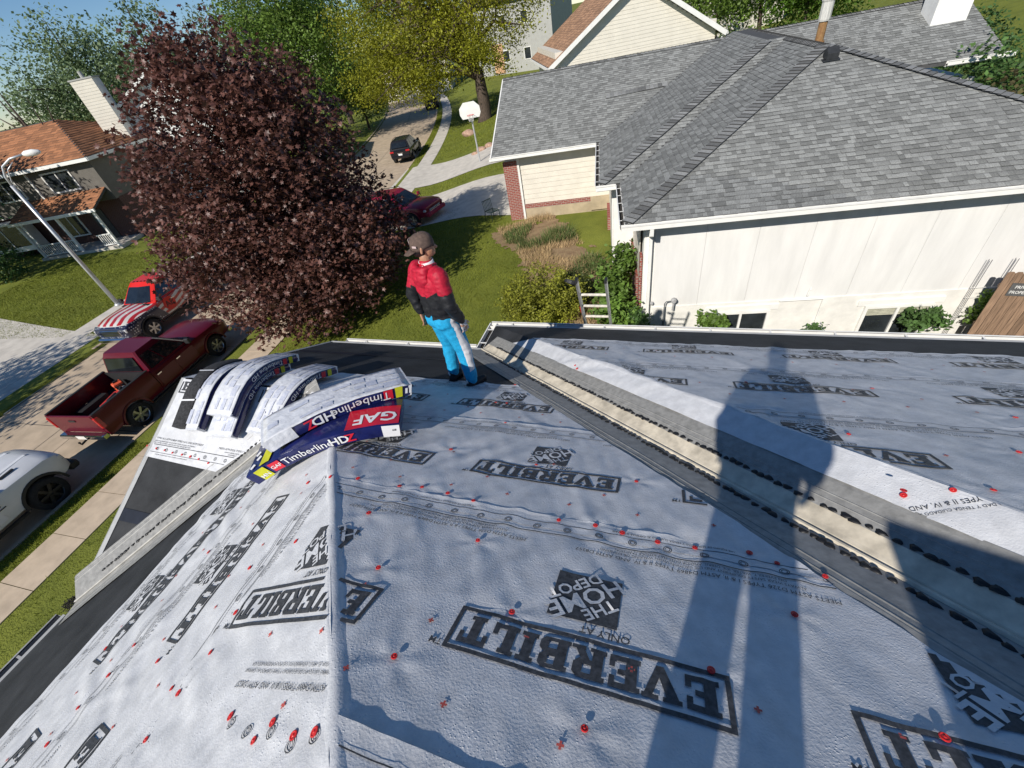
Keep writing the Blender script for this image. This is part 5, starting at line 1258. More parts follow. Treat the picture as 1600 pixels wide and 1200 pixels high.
# ------------------------------------------------------------------ ladder at the eave
ld = thing('ladder', 'aluminium extension ladder standing against the eave of our roof', 'ladder')
M_ALU = mat('aluminium', (.50, .50, .49), .4, .12, 12, metal=.6); M_RUNG = mat('rung_worn', (.62, .58, .50), .6, .15, 18)
def lp(x, z): return A_((x, 5.60 - .46 * (z - 4.25), z))
g_ = gnd(-.9, 7.2)
for x in (-1.115, -.715):
    b = MB(); b.beam(lp(x, g_), lp(x, 5.14), .03, .075, up=(0, 1, .3)); rl = b.build('rail', M_ALU, ld)
    b = MB(); b.box(lp(x, 5.15), (.036, .085, .05)); b.build('end_cap', M_BLK, rl)
z = g_ + .3
while z < 5.1:
    b = MB(); b.tube([lp(-1.10, z), lp(-.73, z)], .02, 8); b.build('rung', M_RUNG, ld); z += .262
b = MB(); b.tube([lp(-1.13, 4.55), lp(-1.14, 4.42)], .022, 8); b.build('red_grip', M_RED, ld)
b = MB(); b.lathe(lp(-1.20, 5.12), (.3, .5, .8), [(-.03, .03), (-.02, .09), (.02, .09), (.03, .03)], 16); b.build('black_disc', M_BLK, ld)  # plain black disc beside the head of the left rail

# ------------------------------------------------------------------ people
def capsule(b, p, q, r0, r1, n=14, sq=(1, 1, 1)):
    p = A_(p, dtype=float); q = A_(q, dtype=float); d = q - p; L = np.linalg.norm(d); d = d / max(L, 1e-9)
    prof = [(-r0 * math.cos(t), r0 * math.sin(t)) for t in np.linspace(.12, math.pi / 2, 5)] + [(L + r1 * math.sin(t), r1 * math.cos(t)) for t in np.linspace(0, math.pi / 2 - .12, 5)]
    b.lathe(p, d if L > 1e-6 else (0, 0, 1), prof, n)
def ell(b, c, r, n=14):
    K = 9; vs = []; 
    for i in range(1, K):
        t = math.pi * i / K
        for k in range(n): a = 2 * math.pi * k / n; vs.append((c[0] + r[0] * math.sin(t) * math.cos(a), c[1] + r[1] * math.sin(t) * math.sin(a), c[2] + r[2] * math.cos(t)))
    fs = [(i * n + k, i * n + (k + 1) % n, (i + 1) * n + (k + 1) % n, (i + 1) * n + k) for i in range(K - 2) for k in range(n)] + [tuple(range(n)), tuple(range((K - 2) * n, (K - 1) * n))[::-1]]
    b.add(vs, fs)
def chain(b, pts, rs):
    for i in range(len(pts) - 1): capsule(b, pts[i], pts[i + 1], rs[i], rs[i + 1])
def blob(name, b, vox, parent, mats, matfn=None, smooth_it=6, folds=0., fs=9.):
    o = b.build(name, mats, parent); 
    md = o.modifiers.new('r', 'REMESH'); md.mode = 'VOXEL'; md.voxel_size = vox; md2 = o.modifiers.new('s', 'SMOOTH'); md2.iterations = smooth_it; md2.factor = .5
    bpy.context.view_layer.update(); dg = bpy.context.evaluated_depsgraph_get(); me = bpy.data.meshes.new_from_object(o.evaluated_get(dg)); o.modifiers.clear(); o.data = me
    if not len(me.materials):
        for m in (mats if isinstance(mats, (list, tuple)) else [mats]): me.materials.append(m)
    n = len(me.vertices); co = np.empty(n * 3, np.float32); no = np.empty(n * 3, np.float32); me.vertices.foreach_get('co', co); me.vertices.foreach_get('normal', no); co = co.reshape(-1, 3); no = no.reshape(-1, 3)
    if folds:
        f = vnoise(co[:, 0] * fs + co[:, 1] * fs * .8, co[:, 2] * fs * 2.2 + co[:, 1] * 5, 5) + .6 * vnoise(co[:, 1] * fs * 2 - co[:, 0] * 9, co[:, 2] * fs * 3.6 + co[:, 0] * 9, 6)
        co = co + no * (folds * f)[:, None]; me.vertices.foreach_set('co', co.astype(np.float32).ravel())
    if matfn is not None:
        c = np.empty(len(me.polygons) * 3, np.float32); me.polygons.foreach_get('center', c); me.polygons.foreach_set('material_index', matfn(c.reshape(-1, 3)).astype(np.int32))
    else: me.polygons.foreach_set('material_index', np.zeros(len(me.polygons), np.int32))
    me.polygons.foreach_set('use_smooth', [True] * len(me.polygons)); me.update(); return o
M_SKIN = mat('skin', (.40, .20, .12), .5, .08, 20, spec=.4); M_HAIR = mat('hair_dark', (.012, .010, .009), .6, .2, 40)
M_CLR = mat('cloth_red', (.42, .008, .03), .6, .12, 30, bump=.001, bscale=300); M_CLK = mat('cloth_black', (.012, .012, .014), .55, .2, 30); M_CLB = mat('cloth_blue', (.012, .32, .58), .75, .1, 30, bump=.001, bscale=300)
M_CLW = mat('cloth_white', (.72, .71, .72), .7, .06, 20); M_CAPB = mat('cap_brown', (.10, .066, .052), .85, .15, 40, bump=.001, bscale=400); M_GLV = mat('glove_grey', (.45, .45, .46), .8, .15, 30)
def hand(b, w, d, out, thumb, sc=1.):
    """w wrist, d finger direction, out: across the palm towards the little finger, thumb side is -out"""
    w = A_(w, dtype=float); d = A_(d, dtype=float); d /= np.linalg.norm(d); out = A_(out, dtype=float); out -= d * (out @ d); out /= np.linalg.norm(out); nn = np.cross(d, out)
    for k in range(4):
        o = out * (-.030 + .020 * k); capsule(b, w + o * .55, w + d * .085 * sc + o, .014, .0125)
        ln = (.068, .078, .072, .055)[k] * sc; base = w + d * .088 * sc + o * 1.05; mid = base + d * ln * .5 + nn * .006; tip = mid + d * ln * .42 + nn * .020 + o * .25
        capsule(b, base, mid, .0095, .0088); capsule(b, mid, tip, .0088, .0072)
    t0 = w + d * .03 - out * .03; t1 = t0 + d * .035 - out * .028 + nn * .01; t2 = t1 + d * .03 - out * .010 + nn * .012; capsule(b, t0, t1, .0125, .0105); capsule(b, t1, t2, .0105, .0085)
def person(label, loc, rz, head_turn=-38, st=0.):
    P = thing('person', label, 'person', loc, rz)
    ht = R_(head_turn); ch, sh = math.cos(ht), math.sin(ht)
    def H(x, y, z): return (.02 + ch * x - sh * y, sh * x + ch * y, z)
    # bare body: head, neck, trunk, arms, hands
    b = MB(); chain(b, [(0, 0, 1.0), (0, 0, 1.2), (.0, 0, 1.36)], [.10, .11, .09]); chain(b, [(.0, 0, 1.36), (.012, 0, 1.50)], [.058, .053])
    for y in (.10, -.10): chain(b, [(0, y, .9), (.02, y * (1.1 + st * 6), .48), (0, y * (1.2 + st * 10), .1)], [.08, .055, .04])
    arms = {1: [(-.01, .17, 1.36), (-.10, .255, 1.12), (-.10, .215, .92)], -1: [(-.01, -.17, 1.36), (-.03, -.235, 1.10), (.06, -.225, .87)]}
    for s, a in arms.items(): chain(b, a, [.045, .038, .028])
    c = H(.0, 0, 1.60)
    for px_, r in (((.0, 0, 1.615), (.098, .077, .095)), ((.035, 0, 1.575), (.07, .062, .085)), ((.052, 0, 1.535), (.045, .045, .04))):
        q = H(*px_); 
        bb = MB(); ell(bb, (0, 0, 0), r); b.add([(q[0] + ch * x - sh * y, q[1] + sh * x + ch * y, q[2] + z) for x, y, z in bb.v], bb.f)
    capsule(b, H(.098, 0, 1.60), H(.116, 0, 1.572), .010, .014); capsule(b, H(.09, -.02, 1.535), H(.09, .02, 1.535), .010, .010); capsule(b, H(.088, -.016, 1.522), H(.088, .016, 1.522), .009, .009)
    for s in (-1, 1):
        capsule(b, H(-.005, s * .078, 1.61), H(-.010, s * .086, 1.57), .017, .012); capsule(b, H(.088, s * .032, 1.607), H(.086, s * .018, 1.609), .010, .010)
    hand(b, arms[1][2], (.02, -.25, -1), (-.9, -.3, 0), 1); hand(b, arms[-1][2], (.22, .02, -1), (-1, .0, -.2), 1)
    body = blob('body', b, .006, P, M_SKIN, None, 3)
    for s in (-1, 1):
        b = MB(); ell(b, H(.098, s * .030, 1.598), (.009, .012, .008), 10); b.build('eye', M_HAIR, body)
    b = MB(); 
    q = H(-.022, 0, 1.60); bb = MB(); ell(bb, (0, 0, 0), (.092, .082, .085)); b.add([(q[0] + ch * x - sh * y, q[1] + sh * x + ch * y, q[2] + z - (.0 if x > -.03 else .012)) for x, y, z in bb.v], bb.f)
    blob('hair', b, .008, P, M_HAIR, None, 3)
    # cap, bill to the back
    b = MB(); n = 22
    prof = [(1.600, 1.0), (1.62, 1.02), (1.66, .98), (1.695, .80), (1.715, .5), (1.722, .08)]
    secs = [[H(.0 + .108 * k * math.cos(2 * math.pi * i / n), .090 * k * math.sin(2 * math.pi * i / n), z - .018 * (math.cos(2 * math.pi * i / n) < 0) * (1 if z < 1.63 else .3)) for i in range(n)] for z, k in prof]
    b.loft(secs); cp = b.build('cap', M_CAPB, P, smooth=True)
    b = MB(); secs = []
    for j, (x, w, dz) in enumerate(((-.085, .078, .0), (-.125, .082, -.012), (-.160, .070, -.030), (-.182, .035, -.044))):
        secs.append([H(x + .020 * (abs(y) / max(w, .01)) ** 2, y, 1.598 + dz - 1.6 * y * y) for y in np.linspace(-w, w, 9)])
    b.loft(secs, closed=False, caps=False); bl = b.build('bill', M_CAPB, cp, smooth=True); md = bl.modifiers.new('t', 'SOLIDIFY'); md.thickness = .006
    b = MB(); b.lathe(H(0, 0, 1.722), (0, 0, 1), [(-.004, .008), (.004, .007)], 10); b.build('button', M_CAPB, cp)
    for (x, y, w, h, zc) in ((-.096, .050, .042, .05, 1.645), (-.055, -.078, .045, .018, 1.632)):
        a0 = math.atan2(y, x); b = MB(); t = A_((-math.sin(a0), math.cos(a0))); c0 = A_((x, y)) * 1.06
        b.add([H(*(c0 + t * u * w / 2), zc + v * h / 2) for u, v in ((-1, -1), (1, -1), (1, 1), (-1, 1))] + [H(*(c0 * 1.03 + t * u * w / 2), zc + v * h / 2) for u, v in ((-1, -1), (1, -1), (1, 1), (-1, 1))], [(0, 1, 2, 3), (4, 5, 6, 7), (0, 1, 5, 4), (1, 2, 6, 5), (2, 3, 7, 6), (3, 0, 4, 7)]); b.build('patch', mat('patch_white', (.55, .42, .40), .7), cp)
    # jacket
    b = MB(); chain(b, [(-.01, .055, .90), (-.01, .06, 1.08), (0, .075, 1.28), (-.005, .11, 1.36)], [.125, .125, .125, .085]); chain(b, [(-.01, -.055, .90), (-.01, -.06, 1.08), (0, -.075, 1.28), (-.005, -.11, 1.36)], [.125, .125, .125, .085])
    chain(b, [(0, 0, 1.36), (.005, 0, 1.43)], [.10, .075])
    for s, a in arms.items(): chain(b, [a[0], a[1], A_(a[1]) + (A_(a[2]) - A_(a[1])) * .86], [.082, .068, .052]); capsule(b, A_(a[1]) + (A_(a[2]) - A_(a[1])) * .84, A_(a[1]) + (A_(a[2]) - A_(a[1])) * .93, .046, .044)
    def jm(c): 
        arm = np.abs(c[:, 1]) > .19; th = np.where(arm, 1.215, 1.155 + .55 * np.maximum(0, np.abs(c[:, 1]) - .03)); return (c[:, 2] < th).astype(int)
    jk = blob('jacket', b, .008, P, [M_CLR, M_CLK], jm, 10, .009, 13.)
    b = MB(); ell(b, (-.098, 0, 1.335), (.058, .115, .085)); ell(b, (-.085, 0, 1.395), (.06, .12, .05)); chain(b, [(.05, .062, 1.425), (-.02, .088, 1.43), (-.085, .06, 1.425), (-.105, 0, 1.42), (-.085, -.06, 1.425), (-.02, -.088, 1.43), (.05, -.062, 1.425)], [.022, .032, .036, .036, .036, .032, .022])
    blob('hood', b, .010, P, M_CLR, None, 4, .011, 20.)
    b = MB(); n = 18; b.loft([[(.008 + r * math.cos(2 * math.pi * i / n), r * 1.02 * math.sin(2 * math.pi * i / n), z) for i in range(n)] for z, r in ((1.42, .072), (1.468, .068), (1.470, .060))], caps=False); b.build('shirt_collar', M_CLW, P, smooth=True)
    # trousers
    b = MB(); chain(b, [(-.005, .05, .98), (-.012, .055, .88)], [.12, .135]); chain(b, [(-.005, -.05, .98), (-.012, -.055, .88)], [.12, .135])
    legs = {1: [(-.005, .075, .86), (.035, .105 + st * .6, .50), (-.01, .115 + st, .16)], -1: [(-.005, -.075, .86), (.045, -.125 - st * .6, .50), (.02, -.165 - st, .16)]}
    for s, l in legs.items(): chain(b, l, [.112, .084, .068]); capsule(b, A_(l[2]) + A_((0, 0, .0)), A_(l[2]) - A_((0, 0, .05)), .060, .055)
    def pm(c):
        yl = np.interp(c[:, 2], [.1, .16, .5, .86, 1.1], [-.165, -.165, -.125, -.10, -.09]); w = np.interp(c[:, 2], [.1, .5, .9], [.052, .06, .075]); return ((c[:, 1] < yl - w * 1.12) & (c[:, 2] > .26)).astype(int)
    blob('trousers', b, .007, P, [M_CLB, M_CLW], pm, 12, .006, 9.)
    for s, l in legs.items():
        b = MB(); a = A_(l[2]); chain(b, [(a[0] - .045, a[1], .055), (a[0] + .05, a[1] * 1.02, .05), (a[0] + .14, a[1] * 1.06, .04)], [.046, .046, .036]); capsule(b, (a[0] - .03, a[1], .07), (a[0] - .015, a[1], .11), .045, .042)
        sh_ = blob('shoe', b, .009, P, M_CLK, None, 3)
        b = MB(); b.loft([[(a[0] + x, a[1] * (1 + .03 * (x > .05)) + y, zz) for x, y in ((-.09, -.03), (-.05, -.045), (.08, -.048), (.155, -.035), (.175, 0), (.155, .035), (.08, .048), (-.05, .045), (-.09, .03))] for zz in (.0, .022)]); b.build('sole', M_CLK, sh_)
        b = MB(); b.tube([(a[0] - .066, a[1], .10), (a[0] - .07, a[1] + .005, .14)], .008, 6); b.build('pull_tab', M_CLW, sh_)
    b = MB(); a = arms[-1][2]; hand(b, a, (.22, .02, -1), (-1, .0, -.2), 1, 1.02); 
    g = MB(); g.v = [tuple(A_(q)) for q in b.v]; g.f = b.f; g.m = b.m; capsule(g, A_(a) + A_((-.01, 0, .05)), a, .036, .034)
    blob('glove', g, .0055, P, M_GLV, None, 2, .003, 30.)
    return P
fpos = (-2.03, 3.11)
worker = person('person in red and black jacket, bright blue trousers and backward cap standing on the roof', (fpos[0], fpos[1], EZ + PT * (RY - fpos[1]) + .012), R_(62))
# ------------------------------------------------------------------ trees and shrubs
LEAF = {'rhomb': np.array([(0, -.5), (.32, 0), (0, .5), (-.32, 0)]),
        'maple': np.array([(0, -.45), (.16, -.22), (.46, -.26), (.30, .0), (.50, .26), (.18, .20), (0, .58), (-.18, .20), (-.50, .26), (-.30, .0), (-.46, -.26), (-.16, -.22)])}
def leaves(P, size, shape, up=.5, hang=0.):
    """P (n,3) -> verts, faces (fan triangles or quads) of n leaves with random attitude"""
    n = len(P); nr = rng.normal(0, 1, (n, 3)); nr[:, 2] = np.abs(nr[:, 2]) + up; nr /= np.linalg.norm(nr, axis=1)[:, None]
    d = rng.normal(0, 1, (n, 3)); d[:, 2] -= hang; d -= nr * (d * nr).sum(1)[:, None]; d /= np.linalg.norm(d, axis=1)[:, None]; e = np.cross(nr, d)
    s = size * (.6 + .8 * rng.random(n))[:, None]
    L = LEAF[shape]; k = len(L)
    V = P[:, None, :] + s[:, None] * (L[None, :, 0, None] * e[:, None, :] + L[None, :, 1, None] * d[:, None, :])
    if shape == 'rhomb': return V.reshape(-1, 3), np.arange(n * 4).reshape(n, 4)
    c = (P + nr * s * .08)[:, None, :]; V = np.concatenate([V, c], 1).reshape(-1, 3); b = np.arange(n)[:, None] * (k + 1)
    F = np.stack([np.concatenate([b + i, b + (i + 1) % k, b + k], 1) for i in range(k)], 1).reshape(-1, 3); return V, F
def inell(n, els, shell=.55):
    w = np.array([e[3] * e[4] * e[5] for e in els]) ** .75; pick = rng.choice(len(els), n, p=w / w.sum()); E = np.array(els)[pick]
    d = rng.normal(0, 1, (n, 3)); d /= np.linalg.norm(d, axis=1)[:, None]; r = rng.random(n) ** shell
    return E[:, :3] + d * r[:, None] * E[:, 3:6]
def foliage_mat(name, col, trans=.35, rough=.55, spec=.35): return mat(name, col, rough, .18, .8, attr=True, trans=trans, spec=spec, objvar=.45)
M_BARK = mat('bark', (.075, .055, .042), .9, .3, 6, bump=.02, bscale=12, stretch=(3, 3, .6))
BG = 'trees rising behind the houses'
def tree(name, label, base, els, nclump, per, clr, size, m, trunk_r, shape='rhomb', group=None, limbs=12, shell=.5, up=.4, hang=0., lean=(0, 0), gap=-.2, twig=0, fork=.35, cat='tree', droop=0.):
    t = thing(name, label, cat, base, 0., group)
    C = inell(nclump, els, shell)
    keep = vnoise(C[:, 0] * .55 + C[:, 2] * .31, C[:, 1] * .55 + C[:, 2] * .43, 21) > gap; C = C[keep]
    top = max(e[2] + e[5] for e in els); cz = np.mean([e[2] for e in els]); cx = np.mean([e[0] for e in els]); cy = np.mean([e[1] for e in els])
    if trunk_r:
        zf = max(.4, (min(e[2] - e[5] for e in els)) + fork * (top - min(e[2] - e[5] for e in els)))
        b = MB(); pts = [(0, 0, -.3), (0, 0, .15)] + [(lean[0] * f + .1 * math.sin(f * 5), lean[1] * f, zf * f) for f in (.4, .7, 1.)] + [(cx * .8, cy * .8, zf + (top - zf) * .45), (cx, cy, top - .4)]
        b.tube(pts, [trunk_r * 1.5, trunk_r * 1.08, trunk_r * .95, trunk_r * .88, trunk_r * .8, trunk_r * .42, trunk_r * .08], 10); tk = b.build('trunk', M_BARK, t, smooth=True)
        sel = C[rng.choice(len(C), min(limbs, len(C)), replace=False)] if limbs else []
        for q in sel:
            s0 = A_((lean[0], lean[1], zf)) * random.uniform(.7, 1.05); s0 = s0 + (A_((cx, cy, top - .4)) - s0) * random.uniform(0, .45); mid = (s0 + q) / 2 + A_((0, 0, .12 * np.linalg.norm(q - s0))) + rng.normal(0, .05, 3) * np.linalg.norm(q - s0)
            b = MB(); b.tube([s0, (s0 + mid) / 2 + A_((0, 0, .05)), mid, q], [trunk_r * .42, trunk_r * .3, trunk_r * .2, .02], 7)
            for w_ in range(twig):
                q2 = mid + (q - mid) * random.random() + rng.normal(0, 1, 3) * .8; b.tube([mid + (q - mid) * random.random() * .6, (mid + q2) / 2 + A_((0, 0, .15)), q2], [trunk_r * .12, trunk_r * .08, .012], 5)
            b.build('limb', M_BARK, t, smooth=True)
    if len(C) and per:
        if group == BG: per = int(per * 1.5); size = size * .78
        P = np.repeat(C, per, 0) + rng.normal(0, 1, (len(C) * per, 3)) * np.array(clr if np.ndim(clr) else (clr, clr, clr * .7)); P[:, 2] -= droop * np.abs(rng.normal(0, 1, len(P)))
        V, F = leaves(P, size, shape, up, hang); k = len(F) // len(P)
        cl = np.repeat(rng.random(len(C)), per); rn = np.clip(.6 * cl + .4 * rng.random(len(P)), 0, 1); rn = np.repeat(rn, k)
        npmesh('crown', V, F, m, t, rnd=rn)
    return t
M_MAPLE = foliage_mat('leaf_maple_purple', (.140, .062, .048), .28, .45, .45)
bx_, by_ = -12.9, 11.7; bz_ = gnd(bx_, by_)
# the big purple maple: egg-shaped crown built from overlapping lobes
mels = [(0, 0, 3.0, 4.1, 4.1, 2.4), (.0, 0, 4.7, 3.9, 3.9, 2.3), (.1, 0, 6.4, 3.4, 3.4, 2.0), (0, .1, 7.7, 2.4, 2.4, 1.5), (.9, .6, 7.0, 1.7, 1.7, 1.4), (-.2, 0, 8.6, 1.2, 1.2, 1.0), (1.6, -.6, 3.0, 3.0, 2.6, 2.3), (-1.7, -1.3, 3.2, 2.4, 2.3, 1.9), (1.9, .9, 2.7, 2.2, 2.3, 1.9), (1.2, -1.9, 2.2, 2.1, 2.0, 1.6), (-.9, 1.9, 3.4, 2.4, 2.2, 2.0)]
tree('maple_tree', 'large purple leaved maple rising beyond the eave, left of the person', (bx_, by_, bz_), mels, 3200, 24, (.2, .2, .16), .142, M_MAPLE, .22, 'maple', None, 26, .42, .5, .9, gap=-.42, fork=.12, droop=.1)
def tz(x, y): return (x, y, gnd(x, y))
G_BLUE = foliage_mat('leaf_silver', (.17, .235, .11), .35); G_MID = foliage_mat('leaf_mid', (.15, .235, .042), .35); G_LOC = foliage_mat('leaf_locust', (.30, .31, .028), .45); G_OLV = foliage_mat('leaf_olive', (.155, .185, .065), .3); G_DK = foliage_mat('leaf_dark', (.065, .135, .038), .3)
def far(p, D, z=0.):
    """place on the line of sight at distance D (horizontal)"""
    r = ray(p); k = D / math.hypot(r[0], r[1]); return (float(r[0] * k), float(r[1] * k))
BG = 'trees rising behind the houses'
def fartree(label, p, D, H, R, m, n=420, per=26, size=.34, z0=.08, name='tree', el=None, **kw):
    x, y = far(p, D); zc = H * (1 + z0) / 2
    els = el or [(0, 0, zc, R, R, H * (1 - z0) / 2), (R * .4, R * .2, zc * .85, R * .7, R * .7, H * .24), (-R * .45, -R * .2, zc * 1.05, R * .65, R * .65, H * .22), (0, R * .3, zc * 1.2, R * .6, R * .6, H * .2)]
    return tree(name, label, tz(x, y), els, n, per, (R * .12, R * .12, R * .10), size, m, H * .018, 'rhomb', BG, kw.pop('limbs', 9), **kw)
fartree('tall silvery green tree behind the white chimney, top left', (170, 190), 66, 15.0, 6.0, G_BLUE, 620, 30, .36, gap=-.12, hang=.5, z0=.15)
fartree('silvery green tree between the chimney house and the maple top', (285, 170), 62, 15.5, 3.6, G_BLUE, 330, 28, .34)
fartree('low olive tree behind the orange roof at the left edge', (15, 215), 60, 7.5, 4.2, G_OLV, 260, 26, .34)
fartree('bushy olive tree right of the dead tree behind the orange roof', (95, 200), 58, 8.2, 4.6, G_OLV, 330, 26, .32)
fartree('green tree tucked below the white chimney house', (150, 205), 52, 6.0, 3.2, G_MID, 220, 26, .3)
fartree('tall pale olive tree right behind the top of the maple', (425, 130), 88, 20, 7., G_OLV, 480, 28, .42, gap=-.05)
fartree('dense mid green tree right of the maple top', (475, 125), 60, 17, 6.0, G_MID, 620, 30, .36)
fartree('dark green tree between the mid green tree and the spreading one', (520, 110), 76, 22, 6.0, G_DK, 420, 28, .4)
fartree('rounded green tree low on the far side of the street', (560, 150), 66, 8.0, 4.5, G_MID, 300, 26, .34)
fartree('green tree far behind the spreading tree', (640, 85), 104, 20, 9., G_MID, 380, 28, .5)
fartree('green tree standing behind the brown roofed house on the right side', (1190, 10), 62, 12.5, 6.5, G_MID, 480, 28, .36)
fartree('bright green tree behind the ridge of the grey roof, right of the brown roofed house', (1262, 12), 54, 9.5, 4.2, foliage_mat('leaf_bright', (.09, .17, .02), .4), 330, 28, .32)
fartree('low green tree behind the grey roof beside the flue pipe', (1120, 30), 70, 9.5, 5.0, G_MID, 300, 26, .38)
# dead tree
x, y = far((35, 190), 50); tr = thing('dead_tree', 'bare dead tree with forked grey branches at the left edge', 'tree', tz(x, y), 0., BG)
b = MB(); b.tube([(0, 0, -.3), (.1, 0, 4), (-.3, .2, 7.0), (-.2, .1, 9.6)], [.28, .2, .11, .03], 8); b.build('trunk', M_BARK, tr, smooth=True)
for q0, q1, q2 in (((0, 0, 5), (1.2, .3, 6.8), (1.5, .5, 9.0)), ((-.1, 0, 6), (-1.3, 0, 7.6), (-2.2, -.3, 8.6)), ((.9, .2, 6.4), (2.2, .6, 7.4), (2.8, .6, 8.4)), ((-.3, .2, 7.0), (-.9, .2, 8.4), (-1.1, .2, 9.9)), ((.1, 0, 4.), (-1.6, .3, 5.6), (-2.6, .2, 7.4))):
    b = MB(); b.tube([q0, q1, q2], [.11, .06, .015], 6); b.build('limb', M_BARK, tr, smooth=True)
# the wide spreading locust with its dark limbs showing
lx, ly = far((752, 150), 50)
tree('locust_tree', 'wide spreading yellow green tree with a thick dark trunk over the street', tz(lx, ly), [(-4.0, -.5, 6.6, 6.5, 5.5, 3.2), (-9.0, -1.5, 5.6, 5.0, 4.5, 3.4), (2.5, .5, 9.0, 5.5, 5.0, 3.4), (-3.5, 1., 10.5, 7, 5.5, 3.4), (-10.5, 0, 9.0, 4.5, 4, 3.4), (-1.5, 0, 13, 5, 5, 2.5), (-6.5, -2, 4.4, 5, 4, 2.2), (1.5, -1, 5.6, 4, 3.5, 2.2)], 2300, 30, (.6, .6, .35), .25, G_LOC, .62, 'rhomb', BG, 44, .45, .5, .6, gap=-.13, twig=3, fork=.12, lean=(.2, .1))
# trees out of the picture to the left whose shade falls on the street and the far lawn
tree('offscreen_tree', 'leafy street tree at the left whose shade dapples the far driveway', tz(-27.0, -3.0), [(0, 0, 5.5, 3.6, 3.6, 2.6), (1.5, 1, 4.6, 2.4, 2.4, 1.8), (-1.6, -.6, 6.2, 2.3, 2.3, 1.9)], 420, 22, .35, .2, G_MID, .2, limbs=10)
tree('offscreen_tree', 'unseen leafy tree added to shade the front of the orange roofed house', tz(-43.5, 13.2), [(0, 0, 6.5, 4.8, 4.2, 3.8), (-5., -1, 5.5, 4, 3.5, 3.4), (3.5, -.8, 5.0, 3, 3, 2.6)], 620, 22, .5, .30, G_DK, .3, limbs=8)  # unseen tree, added to put the orange roofed house's front in shade
# shrubs
def shrub(label, x, y, els, m, n, per, size, clr=.10, name='shrub', shell=.3, up=.6, shape='rhomb', twigs=5):
    t = thing(name, label, 'shrub', tz(x, y))
    C = inell(n, els, shell); C = C[C[:, 2] > .02]; P = np.repeat(C, per, 0) + rng.normal(0, clr, (len(C) * per, 3)); V, F = leaves(P, size, shape, up); k = len(F) // len(P)
    npmesh('foliage', V, F, m, t, rnd=np.repeat(np.clip(.5 * np.repeat(rng.random(len(C)), per) + .5 * rng.random(len(P)), 0, 1), k))
    for j in range(twigs):
        q = C[rng.integers(len(C))]; b = MB(); b.tube([(0, 0, -.1), q * A_((.4, .4, .5)), q], [.03, .02, .006], 5); b.build('stem', M_BARK, t)
    return t
M_SHY = foliage_mat('leaf_shrub_yellow', (.27, .28, .035), .35); M_SHG = foliage_mat('leaf_shrub_green', (.09, .17, .045), .35); M_VINE = foliage_mat('leaf_vine', (.15, .25, .045), .4)
q = at((850, 500), 1.0)
shrub('rounded yellow green shrub on the lawn left of the ladder', q[0], q[1] + .2, [(0, 0, .75, 1.15, 1.05, .85), (-.7, -.1, .55, .75, .7, .7), (.55, .1, .6, .75, .7, .75)], M_SHY, 560, 24, .07, .07)
q = at((897, 478), 1.0); shrub('small olive shrub squeezed between the rounded shrub and the ladder', q[0], q[1], [(0, 0, .6, .5, .5, .65)], foliage_mat('leaf_olive2', (.09, .11, .03), .35), 170, 22, .06, .06)
q = at((965, 470), .9); shrub('leafy green vine growing up beside the neighbouring corner', q[0] - .1, q[1] - .3, [(0, 0, .9, .55, .6, .95), (.25, .5, 1.2, .35, .5, .8), (.1, -.9, .5, .6, .6, .7)], M_VINE, 260, 20, .13, .09, 'vine', .6)
q = at((985, 515), .6); shrub('dark green plant at the foot of the corner, just over our eave', q[0] + .1, q[1] - .1, [(0, 0, .6, .5, .4, .6)], M_SHG, 120, 18, .11, .08)
for (px_, z, s, lb, m) in (((1112, 508), .2, .42, 'small bush with pale leaves left of the nearer basement window', M_VINE), ((1440, 505), .0, .45, 'rose bush right of the second basement window', M_SHG), ((1270, 519), .0, .18, 'tiny plant at the foot of the conduit pipe', M_SHG)):
    xw, zw = nwall(px_, .05); wv = Mw @ Vector((xw, .05, 0)); sh = shrub(lb, wv.x, wv.y, [(0, 0, 0, s, s * .8, s)], m, int(120 * s + 20), 16, .12 * min(1, s + .55), .07); sh.location.z = zw - s * .1
    for c in sh.children:
        pass
# hedge bushes on the slope behind the neighbour's roof, top right
for k, (px_, D, s, lb, m) in enumerate((((1560, 70), 24, 2.2, 'green bush on the slope at the top right', M_SHG), ((1598, 125), 20, 2.4, 'brownish bush in the top right corner beside the roof edge', foliage_mat('leaf_brown', (.10, .085, .035), .3)), ((1520, 0), 34, 2.2, 'dark bush behind the white chimney at the top right', G_DK))):
    x, y = far(px_, D); r = ray(px_); zz = 8 + r[2] * D / math.hypot(r[0], r[1]); sh = shrub(lb, x, y, [(0, 0, 1., s, s, s * .8), (s * .6, .4, .7, s * .7, s * .7, s * .6)], m, 260, 22, .16, .2); sh.location.z = min(zz - .6, gnd(x, y) + 1.0)
# dark shrubs in front of the far house
for k, (px_, lb) in enumerate((((12, 440), 'dark evergreen shrub at the left edge in front of the far house'), ((45, 400), 'dark low shrub under the bay window of the far house'))):
    x, y = at(px_, .3)[:2]; shrub(lb, x, y, [(0, 0, .9, 1.6, 1.6, 1.2)], G_DK, 160, 20, .16, .14)
